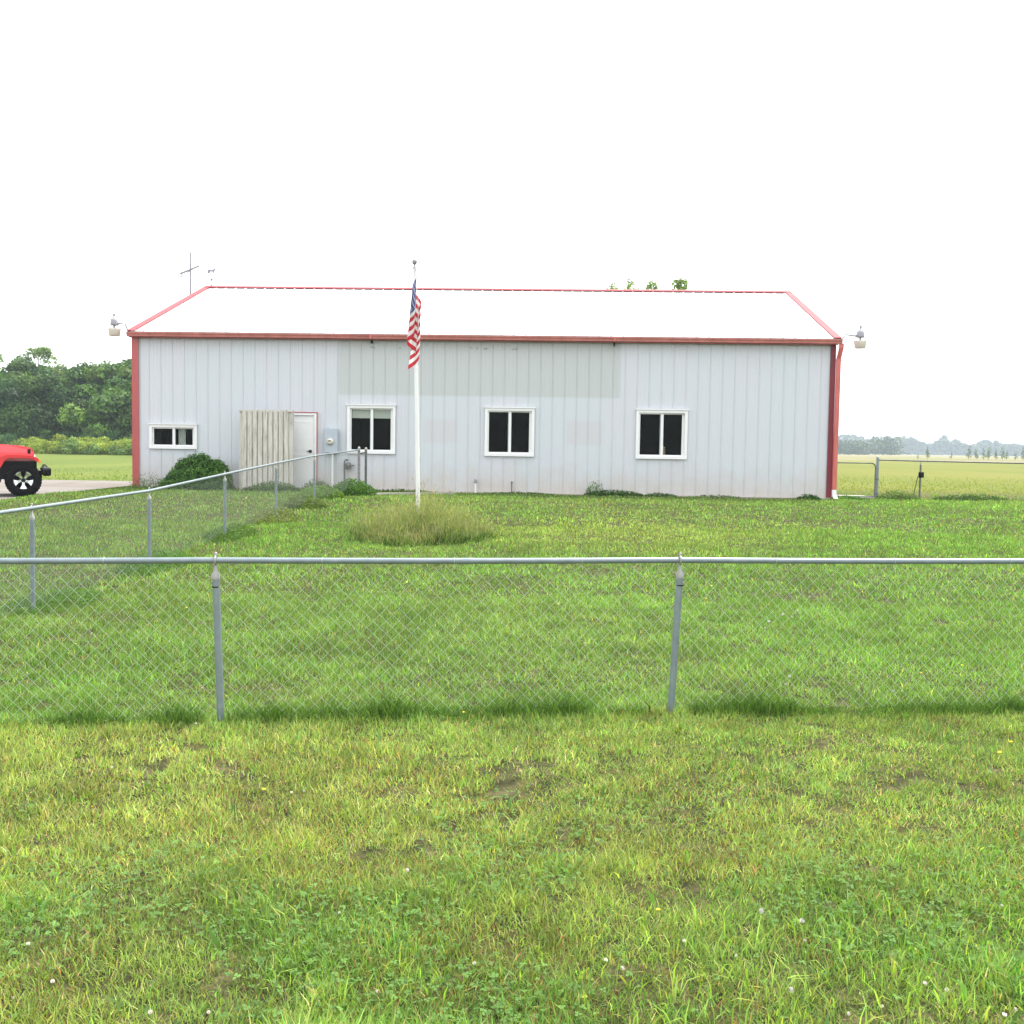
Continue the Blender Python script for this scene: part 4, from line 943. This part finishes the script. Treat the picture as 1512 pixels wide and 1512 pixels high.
# rounded evergreen bush at the wall
def evergreen():
    rng = RS(31); lobes = [(0, 0, .02, .60, .50, .82), (.42, .0, .0, .42, .45, .70), (-.50, -.05, -.02, .45, .42, .46), (-.22, 0, .05, .55, .5, .70)]
    Cs = []; Ns = []; Ts = []
    for c in lobes:
        n = int(26000 * c[3] * c[5]); d = rng.normal(0, 1, (n, 3)); d /= np.linalg.norm(d, axis=1)[:, None]; d[:, 2] = np.abs(d[:, 2])
        th = np.arctan2(d[:, 1], d[:, 0]); ph = np.arcsin(d[:, 2]); tuft = vnoise(th * 7 + 9, ph * 9, 1, 90) * .6 + vnoise(th * 15, ph * 19, 1, 91) * .4
        rad = (.80 + .30 * tuft) * (1 - rng.uniform(0, .16, n)); P = np.array(c[:3]) + d * np.array(c[3:]) * rad[:, None]; Cs.append(P)
        nn = d + np.array([0, 0, .6]); Ns.append(nn); col = np.array([.065, .150, .028]) + np.array([.07, .13, .015]) * (tuft - .45)[:, None] * 1.6; Ts.append(np.clip(col * (1 + rng.normal(0, .2, (n, 1))), .004, 1))  # leaf tint darkens in the gaps between tufts: shade put into the colour
    V, Q, T = tri_leaves(np.concatenate(Cs), np.concatenate(Ns), .028, rng, np.concatenate(Ts), 2.0); return np_mesh('evergreen_bush', V, Q, tint=T, mat=M_leaf)
eb = evergreen(); eb.location = W(1.96, -.75, -.0); eb.location.z = gzf(eb.location.x, eb.location.y) + .0; eb.scale = (1.03, .9, 1.12)
tag(eb, 'rounded dark green clipped bush against the wall below the small window', 'bush')

# ------------------------------------------------------------------ lawn
def lawn_col(x, y, rng):
    n = len(x)
    yel = np.array([.238, .292, .088]); grn = np.array([.158, .245, .072]); lush = np.array([.158, .270, .066]); dul = np.array([.130, .200, .060]); straw = np.array([.42, .35, .17]); blue = np.array([.145, .255, .062])
    fline = 5.98 + .125 * x
    f = vnoise(x, y, 1.3, 10) * .55 + vnoise(x, y, .4, 11) * .3 + vnoise(x, y, 4.5, 12) * .35
    front = sm(.25, -.25, y - fline)
    # foreground: yellower band between 3.6 and 5.6 m, greener at the bottom corners
    band = sm(3.3, 4.2, y) * sm(6.2, 4.9, y)
    yf = np.clip((f - .47) * 2.2 + .35 * band * front + .10 * front, 0, 1)
    yf = yf * (1 - .62 * (1 - front))
    c = grn[None] * (1 - yf)[:, None] + yel[None] * yf[:, None]
    # behind the fence: fresher green, with a few paler patches
    back = 1 - front
    lw = back * sm(.35, .75, vnoise(x, y, 3.2, 13)) * .75
    lw = np.maximum(lw, .9 * sm(1.5, .4, np.hypot((x + 3.1) / 1.2, (y - 17.5) / 5.5)))
    c = c * (1 - lw)[:, None] + lush[None] * lw[:, None]
    left = sm(-4.15, -4.5, x) * sm(6, 8, y) * .7; c = c * (1 - left)[:, None] + dul[None] * left[:, None]
    yp = .75 * sm(1.6, .3, np.hypot((x - 1.8) / 2.0, (y - 17) / 2.2)); c = c * (1 - yp)[:, None] + (yel * 1.1)[None] * yp[:, None]
    cl = sm(.60, .72, vnoise(x, y, .55, 14)) * sm(4.6, 3.3, y) * .7; c = c * (1 - cl)[:, None] + blue[None] * cl[:, None]
    dk_ = sm(.62, .78, vnoise(x, y, 1.1, 15)) * .35; c = c * (1 - dk_)[:, None] + (grn * .75)[None] * dk_[:, None]
    s = (rng.rand(n) < .035 + (.05 + .14 * band) * front) ; c[s] = straw * rng.uniform(.5, 1.1, (s.sum(), 1)); s = rng.rand(n) < .11 * front * sm(.5, .75, vnoise(x, y, .32, 31)); c[s] = np.array([.26, .14, .07]) * rng.uniform(.6, 1.2, (s.sum(), 1))
    c = c * (.80 + .42 * vnoise(x, y, .13, 27))[:, None] * (.84 + .32 * vnoise(x, y, .5, 28))[:, None]; c = c * (1.02 + .13 * front)[:, None] * np.exp(rng.normal(0, .33, (n, 1))); c[:, 0] *= 1 + rng.normal(0, .14, n)
    return np.clip(c, .008, .8)
def blades(x, y, L, w, rng, cols, lean=.55, z0=None, droop=.35):
    n = len(x); z = gz(x, y) if z0 is None else z0; a = rng.uniform(0, 6.283, n); tl = np.abs(rng.normal(0, lean, n)) + .08; tl = np.minimum(tl, 1.3)
    dx, dy = np.cos(a), np.sin(a); px_, py_ = -dy, dx
    b = rng.uniform(0, 6.283, n); px_, py_ = np.cos(b), np.sin(b)
    sx, cx = np.sin(tl), np.cos(tl); h1 = .5 * L; 
    m1 = np.stack([x + dx * sx * h1 * .8, y + dy * sx * h1 * .8, z - .01 + cx * h1 * 1.1], -1)
    tl2 = tl + droop * rng.uniform(.3, 1.6, n); tip = m1 + np.stack([dx * np.sin(tl2) * .55 * L, dy * np.sin(tl2) * .55 * L, np.cos(tl2) * .55 * L], -1)
    base = np.stack([x, y, z - .01], -1); o = np.stack([px_, py_, 0 * px_], -1) * (w / 2)[:, None]
    V = np.stack([base - o, base + o, m1 + o * .85, m1 - o * .85, tip], 1).reshape(-1, 3); k = (np.arange(n) * 5)[:, None]
    Q = k + np.array([[0, 1, 2, 3]]); T = k + np.array([[3, 2, 4]])
    return V, Q, T, np.repeat(cols, 5, axis=0)
def join(parts):
    V = []; Q = []; T = []; C = []; off = 0
    for v, q, t, c in parts: V.append(v); Q.append(q + off); T.append(t + off); C.append(c); off += len(v)
    return np.concatenate(V), np.concatenate(Q), np.concatenate(T), np.concatenate(C)
rng = RS(100)
def bare(x, y):      # small bare or thin spots
    return sm(2.9, 3.6, y) * sm(.72, .80, vnoise(x, y, .11, 16) * .55 + vnoise(x, y, .7, 17) * .45 + .05 * (y < 5.6))
def region(n, y0, y1, marg):
    y = rng.uniform(y0, y1, n * 2); keep = rng.rand(n * 2) < (.5 * y + marg) / (.5 * y1 + marg); y = y[keep][:n]; x = rng.uniform(-1, 1, len(y)) * (.5 * y + marg); return x, y
parts = []
for n, y0, y1, L, w, marg in ((330000, 1.9, 4.2, .048, .0038, 1.6), (320000, 4.2, 6.6, .046, .0048, 1.5), (260000, 6.6, 11, .052, .0068, 1), (200000, 11, 18, .058, .012, 1), (140000, 18, 28, .055, .020, 1.5), (70000, 28, 62, .07, .035, 3)):
    x, y = region(n, y0, y1, marg)
    ok = ~on_drive(x, y)
    lx = (x - A.x) * math.cos(-ROT) - (y - A.y) * math.sin(-ROT); ly = (x - A.x) * math.sin(-ROT) + (y - A.y) * math.cos(-ROT)
    ok &= ~((lx > -.05) & (lx < LW + .1) & (ly > -.12) & (ly < DEP + .1))
    ok &= ~((lx > 4.8) & (lx < LW + .1) & (ly > -.30 - .12 * np.sin(lx * 1.7) - .05 * np.sin(lx * 4.1)) & (ly < 0) & (rng.rand(len(x)) < .82))
    ok &= ~((x > 8.15) & (x < 9.4) & (y > 27.35) & (y < 28.4))
    if y0 >= 28: ok &= rng.rand(len(x)) < sm(62, 30, y) ** 1.5
    ok &= rng.rand(len(x)) > bare(x, y) * .9 * sm(20, 10, y)
    x, y = x[ok], y[ok]
    clump = .6 + .8 * vnoise(x, y, .16, 18) + .35 * (vnoise(x, y, .9, 19) - .5)
    tuftm = sm(.66, .80, vnoise(x, y, .5, 20)) * sm(4.6, 3.2, y) * 1.0
    LL = L * rng.uniform(.5, 1.3, len(x)) * clump * (1 + tuftm); WW = w * rng.uniform(.6, 1.3, len(x)) * (1 + .5 * tuftm)
    c = lawn_col(x, y, rng)
    if y0 >= 28: k = sm(29, 34, y)[:, None]; c = c * (1 - k) + np.where((x > 0)[:, None], np.array([[.21, .24, .045]]), np.array([[.155, .205, .034]])) * rng.uniform(.8, 1.2, (len(x), 1)) * k
    parts.append(blades(x, y, LL, WW, rng, c, .95 if y0 < 6 else .75))
# coarser, longer light-green blades standing in tufts
n = 20000; x, y = region(n, 2.2, 9, .8); k = rng.rand(len(x)) < (sm(.50, .68, vnoise(x, y, .42, 29)) + .5 * sm(3.9, 3.2, y) * sm(0, .6, x)) * (.35 + .65 * sm(4.6, 3.2, y)) + .04; x, y = x[k], y[k]; n = len(x)
c = np.array([[.24, .36, .075]]) * np.exp(rng.normal(0, .28, (n, 1))); q = rng.rand(n) < .25; c[q] = np.array([[.36, .38, .09]]) * rng.uniform(.7, 1.2, (q.sum(), 1))
parts.append(blades(x, y, rng.uniform(.05, .11, n) * (.6 + .4 * sm(4.8, 3.0, y)) * (1 + .3 * sm(3.9, 3.2, y) * sm(0, .6, x)), rng.uniform(.0035, .007, n), rng, np.clip(c, .01, .8), .7, droop=.6))
V, Q, T, C = join(parts); o = np_mesh('lawn_grass', V, Q, T, C, M_grass); tag(o, 'short mown yellow-green lawn grass covering the ground', 'grass', kind='stuff')

# unmown strip under the front fence
parts = []
n = 30000; t = rng.rand(n); x = -4.6 + 11.2 * t; x = x[np.min([np.abs(x - q[0]) for q in ffpath], axis=0) > .05 + .09 * rng.rand(n)]; n = len(x); y = 5.47 + (x + 4.3) * .1257 + rng.normal(.0, .055, n); hgt = .12 + .85 * vnoise(x, 0 * x, .30, 24) ; hgt *= .7 + .6 * vnoise(x, 0 * x, .11, 25)
c = np.array([[.062, .122, .028]]) * (1 + rng.normal(0, .28, (n, 1))) + np.array([[.12, .17, .03]]) * rng.rand(n, 1) ** 5
parts.append(blades(x, y, .145 * hgt * rng.uniform(.4, 1.4, n), .0048 * rng.uniform(.6, 1.3, n), rng, c, .42, droop=.6))
V, Q, T, C = join(parts); o = np_mesh('tall_grass', V, Q, T, C, M_grass); tag(o, 'darker unmown grass strip growing along the foot of the front fence', 'grass', kind='stuff')

# tall grass bed round the flagpole
def bed():
    n = 17000; a = rng.uniform(0, 6.283, n); r_ = np.sqrt(rng.rand(n)) * (1 + .10 * np.sin(a * 3 + 1) + .07 * np.sin(a * 7)); x = PX + .06 + 1.0 * r_ * np.cos(a) + rng.normal(0, .12, n); y = PY - .35 + 1.02 * r_ * np.sin(a) + rng.normal(0, .09, n)
    prof = np.clip(1 - r_ ** 2.2 * .55, .2, 1); prof *= .35 + 1.15 * vnoise(x, y, .2, 26)
    lo = rng.rand(n) < .5; L = np.where(lo, .26, .56) * prof * rng.uniform(.45, 1.2, n); 
    dark = np.array([[.06, .12, .028]]); hay = np.array([[.27, .28, .14]]); olive = np.array([[.15, .225, .065]])
    k = rng.rand(n, 1); c = np.where(lo[:, None], dark, np.where(k < .45, hay, olive)) * (1 + rng.normal(0, .22, (n, 1)))
    w = np.where(lo, .011, .0055) * rng.uniform(.7, 1.3, n); P1 = blades(x, y, L, w, rng, np.clip(c, .01, 1), .42, droop=.6)
    # seed heads: short fat hay-coloured tips
    m_ = 6500; i = rng.choice(np.where(~lo)[0], m_); hx, hy = x[i] + rng.normal(0, .08, m_), y[i] + rng.normal(0, .08, m_); hz = gz(hx, hy) + L[i] * rng.uniform(.65, 1.05, m_)
    hc = np.array([[.30, .27, .15]]) * (1 + rng.normal(0, .25, (m_, 1))); P2 = blades(hx, hy, np.full(m_, .06), np.full(m_, .007), rng, np.clip(hc, .01, 1), .5, z0=hz)
    return join([P1, P2])
V, Q, T, C = bed(); o = np_mesh('grass_clump', V, Q, T, C, M_grass); tag(o, 'broad round patch of tall seeding straw-green grass around the flagpole', 'tall grass', kind='stuff')

# leafy weeds
def weed(name, x, y, w, h, n, col, label, seed, leaf=.03, blade=True, cat='weed', group=None, d=None):
    r = RS(seed); d = d or w; a = r.uniform(0, 6.283, n); q = np.sqrt(r.rand(n)); lx = x + w / 2 * q * np.cos(a); ly = y + d / 2 * q * np.sin(a); z = gz(lx, ly) + h * r.rand(n) ** 1.1 * (1 - q ** 2 * .7)
    c = np.array([col]) * 1.35 * (1 + r.normal(0, .25, (n, 1))); V, Q, T = tri_leaves(np.stack([lx, ly, z], -1), np.tile([0., 0, .8], (n, 1)), leaf, r, np.clip(c, .006, 1), 2.0)
    P1 = (V, Q, np.zeros((0, 3), int), T); m_ = max(10, n // 6); i = r.choice(n, m_)
    P2 = blades(lx[i], ly[i], h * r.uniform(.5, 1.3, m_) * (1 - q[i] ** 2 * .5), np.full(m_, leaf * .35), r, np.clip(c[i] * 1.15, .006, 1), .3)
    V, Q, T, C = join([P1, P2]); o = np_mesh(name, V, Q, T, C, M_grass); tag(o, label, cat, group); return o
weed('leafy_weed', -3.72, 24.6, 1.1, .40, 2600, (.060, .125, .030), 'tall bright leafy weed clump at the twin fence end posts', 201, .032)
weed('leafy_weed', -4.25, 23.2, 1.1, .30, 2200, (.085, .14, .035), 'low leafy weeds under the far end of the left fence', 202, .028)
weed('leafy_weed', -4.10, 20.8, .9, .26, 1500, (.095, .13, .045), 'pale low weeds at the foot of the left fence near the meter end', 203, .026)
weed('leafy_weed', -4.08, 18.3, .8, .20, 1400, (.10, .12, .04), 'brownish low weed patch at the foot of the left fence', 204, .024, d=1.6)
weed('leafy_weed', -4.20, 15.8, .7, .20, 1400, (.065, .115, .03), 'dark leafy weeds where the middle left fence post meets the ground', 205, .022, d=1.7)
weed('leafy_weed', -4.30, 12.8, .7, .18, 2000, (.055, .11, .028), 'dark leafy weeds at the second nearest left fence post', 206, .018, d=1.8)
weed('leafy_weed', -4.35, 10.0, .7, .14, 2000, (.06, .115, .03), 'dark low weeds under the nearest left fence post', 207, .014, d=1.6)
weed('leafy_weed', *W(12.35, -.33, 0).xy, 1.5, .17, 1300, (.055, .115, .028), 'long dark grass tuft on the wall foot left of the right window', 208, .03, d=.35)
weed('leafy_weed', *W(11.9, -.28, 0).xy, .5, .42, 240, (.07, .14, .035), 'tall grassy weed at the wall foot below the faded patch', 209, .03, d=.25)
weed('leafy_weed', *W(13.5, -.30, 0).xy, .9, .12, 500, (.055, .11, .03), 'small dark weeds at the wall foot under the right window', 210, .028, d=.3)
weed('leafy_weed', *W(17.2, -.32, 0).xy, .6, .15, 600, (.05, .11, .03), 'dark weed tuft at the wall foot beside the right corner', 211, .03, d=.3)
weed('leafy_weed', *W(14.9, -.25, 0).xy, 1.3, .09, 420, (.06, .11, .03), 'thin low weeds on the wall foot right of the right window', 212, .026, d=.3)
weed('leafy_weed', *W(.55, -.5, 0).xy, .95, .42, 520, (.10, .15, .06), 'wispy weeds at the wall foot beneath the small window', 213, .022, d=.4)
weed('leafy_weed', *W(2.5, -.55, 0).xy, .6, .28, 700, (.06, .10, .04), 'dark weeds between the round bush and the wooden screen', 214, .026, d=.4)
weed('leafy_weed', *W(3.9, -.95, 0).xy, 1.3, .26, 1600, (.08, .135, .04), 'leafy weeds growing before the wooden screen', 215, .026, d=.5)
weed('leafy_weed', *W(4.9, -.6, 0).xy, .7, .34, 800, (.085, .13, .045), 'leafy weeds at the foot of the meter conduit', 216, .026, d=.4)
weed('leafy_weed', 9.95, 27.3, 1.1, .26, 700, (.075, .115, .04), 'thin leafy weeds right of the grey gate post', 217, .03, d=.5)
weed('leafy_weed', 12.0, 27.6, 2.0, .17, 1300, (.055, .10, .03), 'dark low weeds along the back fence right of the dark box', 218, .03, d=.6)
weed('leafy_weed', 8.5, 26.7, 1.1, .11, 900, (.05, .105, .028), 'dark grass tuft in front of the gate slab', 219, .03, d=.5)
weed('leafy_weed', *W(7.0, -.4, 0).xy, 1.6, .09, 700, (.07, .12, .035), 'low weeds on the bare soil beneath the left big window', 220, .026, d=.4)
weed('leafy_weed', *W(10.0, -.35, 0).xy, 1.8, .07, 700, (.07, .125, .035), 'low weeds at the wall foot beneath the middle window', 221, .026, d=.35)

# clover patches (round leaflets) in the near lawn
def clover():
    n = 22000; x, y = region(n, 2.3, 6.0, .5); k = rng.rand(len(x)) < sm(.50, .66, vnoise(x, y, .55, 14)) * sm(5.6, 3.0, y) + .05; x, y = x[k], y[k]; n = len(x)
    z = gz(x, y) + rng.uniform(.015, .05, n); V = []; Q = []; C = []
    c = np.array([[.125, .235, .060]]) * (1 + rng.normal(0, .22, (n, 1))); s = rng.uniform(.0035, .007, n); a0 = rng.uniform(0, 6.28, n); tl = rng.normal(0, .25, (n, 2)); out = []
    for j in range(3):
        a = a0 + j * 2.094; cx = x + np.cos(a) * s * 1.05; cy = y + np.sin(a) * s * 1.05
        pts = []
        for b in (0, 1.5708, 3.1416, 4.7124):
            ex = np.cos(a + b) * s * (1.0 if b in (0, 3.1416) else .95); ey = np.sin(a + b) * s * (1.0 if b in (0, 3.1416) else .95)
            pts.append(np.stack([cx + ex, cy + ey, z + tl[:, 0] * (cx + ex - x) + tl[:, 1] * (cy + ey - y) + .002], -1))
        out.append(np.stack(pts, 1).reshape(-1, 3)); C.append(np.repeat(c, 4, axis=0))
    V = np.concatenate(out); return V, np.arange(len(V)).reshape(-1, 4), np.concatenate(C)
V, Q, C = clover(); o = np_mesh('clover_leaves', V, Q, None, C, M_grass); tag(o, 'blue-green clover patches among the near lawn grass', 'clover', kind='stuff')
# broad weed leaves (plantain) scattered
def broad():
    n = 700; x, y = region(n, 2.4, 9, .6); n = len(x); c = np.array([[.13, .25, .065]]) * (1 + rng.normal(0, .2, (n, 1)))
    return blades(x, y, rng.uniform(.05, .11, n), rng.uniform(.010, .02, n), rng, np.clip(c, .01, 1), .9, droop=.7)
V, Q, T, C = broad(); o = np_mesh('broad_leaf_weeds', V, Q, T, C, M_grass); tag(o, 'broader weed leaves scattered through the lawn', 'weeds', kind='stuff')

# countable flowers
M_yel = mat('dandelion_petals', (.85, .62, .02), .6); M_wfl = mat('clover_petals', (.66, .60, .52), .7); M_seed = mat('seed_fluff', (.50, .49, .45), .9); M_stem = mat('stem_green', (.14, .20, .05), .7)
def head(kind, rs):
    mb = MB()
    if kind == 'dandelion':
        for k in range(18):
            t = k * .349 + .1; l = .014 * rs.uniform(.85, 1.1); c, s = math.cos(t), math.sin(t); mb.add([(0, 0, 0), (c * l - s * .0025, s * l + c * .0025, .003), (c * l + s * .0025, s * l - c * .0025, .003)], [(0, 1, 2)])
            l *= .6; mb.add([(0, 0, .003), (c * l - s * .0022, s * l + c * .0022, .007), (c * l + s * .0022, s * l - c * .0022, .007)], [(0, 1, 2)])
        mb.lathe([(.002, -.006), (.006, -.001), (.006, .003), (0, .006)], (0, 0, 0), 8)
    else:
        R_ = .0095 if kind == 'clover_flower' else .014
        for k in range(60):
            z = 1 - 2 * (k + .5) / 60; a = k * 2.4; q = math.sqrt(1 - z * z); d = Vector((q * math.cos(a), q * math.sin(a), z)); p = d * R_ * .45; e = d * R_; sd_ = d.orthogonal().normalized() * R_ * .16
            mb.add([p, e + sd_, e * 1.05, e - sd_], [(0, 1, 2, 3)])
        mb.lathe([(0, -R_ * .6), (R_ * .5, 0), (0, R_ * .6)], (0, 0, 0), 8)
    return mb
def flower(kind, h):
    o = empty(kind); head(kind, random.Random(3)).build('flower_head', {'dandelion': M_yel, 'clover_flower': M_wfl, 'seed_head': M_seed}[kind], o, Matrix.Translation((0.004, 0, h)))
    mb = MB(); mb.tube([(0, 0, -.01), (.002, 0, h * .5), (.004, 0, h)], .0012, 5); mb.build('stem', M_stem, o); return o
def groundpt(px_, py_):      # metric spots measured beforehand from the picture plan
    p = math.atan(95 / 1560); cp, sp = math.cos(p), math.sin(p); r = .015; F = Vector((0, cp, -sp)); R0 = Vector((1, 0, 0)); U0 = Vector((0, sp, cp)); Rr = R0 * math.cos(r) + U0 * math.sin(r); Uu = U0 * math.cos(r) - R0 * math.sin(r)
    d = F * 1560 + Rr * (px_ - 756) + Uu * (756 - py_); z = 0.0
    for _ in range(8): t = (z - 1.55) / d.z; x, y = d.x * t, d.y * t; z = gzf(x, y)
    return x, y, z
FL = {'dandelion': ([(73, 1184), (135, 1192), (390, 1168), (683, 1050), (1100, 955), (1135, 890), (1190, 1017), (1361, 992), (1476, 1113), (1493, 1098), (971, 1350), (866, 1480), (112, 948), (276, 896), (335, 1028), (1050, 862), (1042, 880), (1057, 925), (1145, 938), (1420, 980)], .055, 'yellow dandelion flower in the lawn', 'dandelion', 'yellow dandelions in the lawn'),
      'clover_flower': ([(222, 1502), (309, 1500), (80, 1456), (20, 1478), (890, 1422), (1180, 1362), (1361, 1459), (1480, 1508), (925, 1437), (1186, 1390), (430, 1172), (448, 1168), (166, 1134), (290, 1068), (1118, 880), (1130, 925), (1010, 985), (1152, 868), (1270, 868), (1176, 900), (1478, 1340), (1504, 1497), (1008, 1396), (600, 1290), (1085, 1418), (560, 1470), (700, 1430), (40, 1400), (500, 1350), (1300, 1490), (1398, 1470), (1250, 1500)], .05, 'small white clover flower in the lawn', 'flower', 'white clover flowers in the lawn'),
      'seed_head': ([(1170, 1474), (1120, 1355), (1179, 1366), (1319, 1022), (1163, 998), (1160, 1012), (1135, 915), (1155, 905), (1172, 908), (1181, 900)], .10, 'grey-white dandelion seed head on a stalk in the lawn', 'seed head', 'dandelion seed heads in the lawn')}
rr = random.Random(8)
for kind, (pts, h, lab, cat, grp) in FL.items():
    pr = flower(kind, h)
    for i, (px_, py_) in enumerate(pts):
        o = pr if i == 0 else copy_tree(pr); x, y, z = groundpt(px_, py_ + h * 1560 / 6 * .6); o.location = (x, y, z); s = rr.uniform(.45, .68) * (1 + .05 * max(0, y - 4)); o.scale = (s, s, s); o.rotation_euler = (rr.uniform(-.25, .25), rr.uniform(-.25, .25), rr.uniform(0, 6)); tag(o, lab, cat, grp)

# ------------------------------------------------------------------ haze
mb = MB(); mb.box(-1650, 1650, -80, 1750, -1.2, 38)
hz = mb.build('haze', bpy.data.materials.new('haze_air')); tag(hz, 'thin pale summer haze filling the air', 'haze', kind='stuff')
hm = hz.data.materials[0]; hm.use_nodes = True; hm.node_tree.nodes.clear(); ou = hm.node_tree.nodes.new('ShaderNodeOutputMaterial'); pv = hm.node_tree.nodes.new('ShaderNodeVolumePrincipled')
pv.inputs['Color'].default_value = (.78, .91, 1, 1); pv.inputs['Density'].default_value = .00036; pv.inputs['Anisotropy'].default_value = .2
hm.node_tree.links.new(pv.outputs[0], ou.inputs['Volume'])
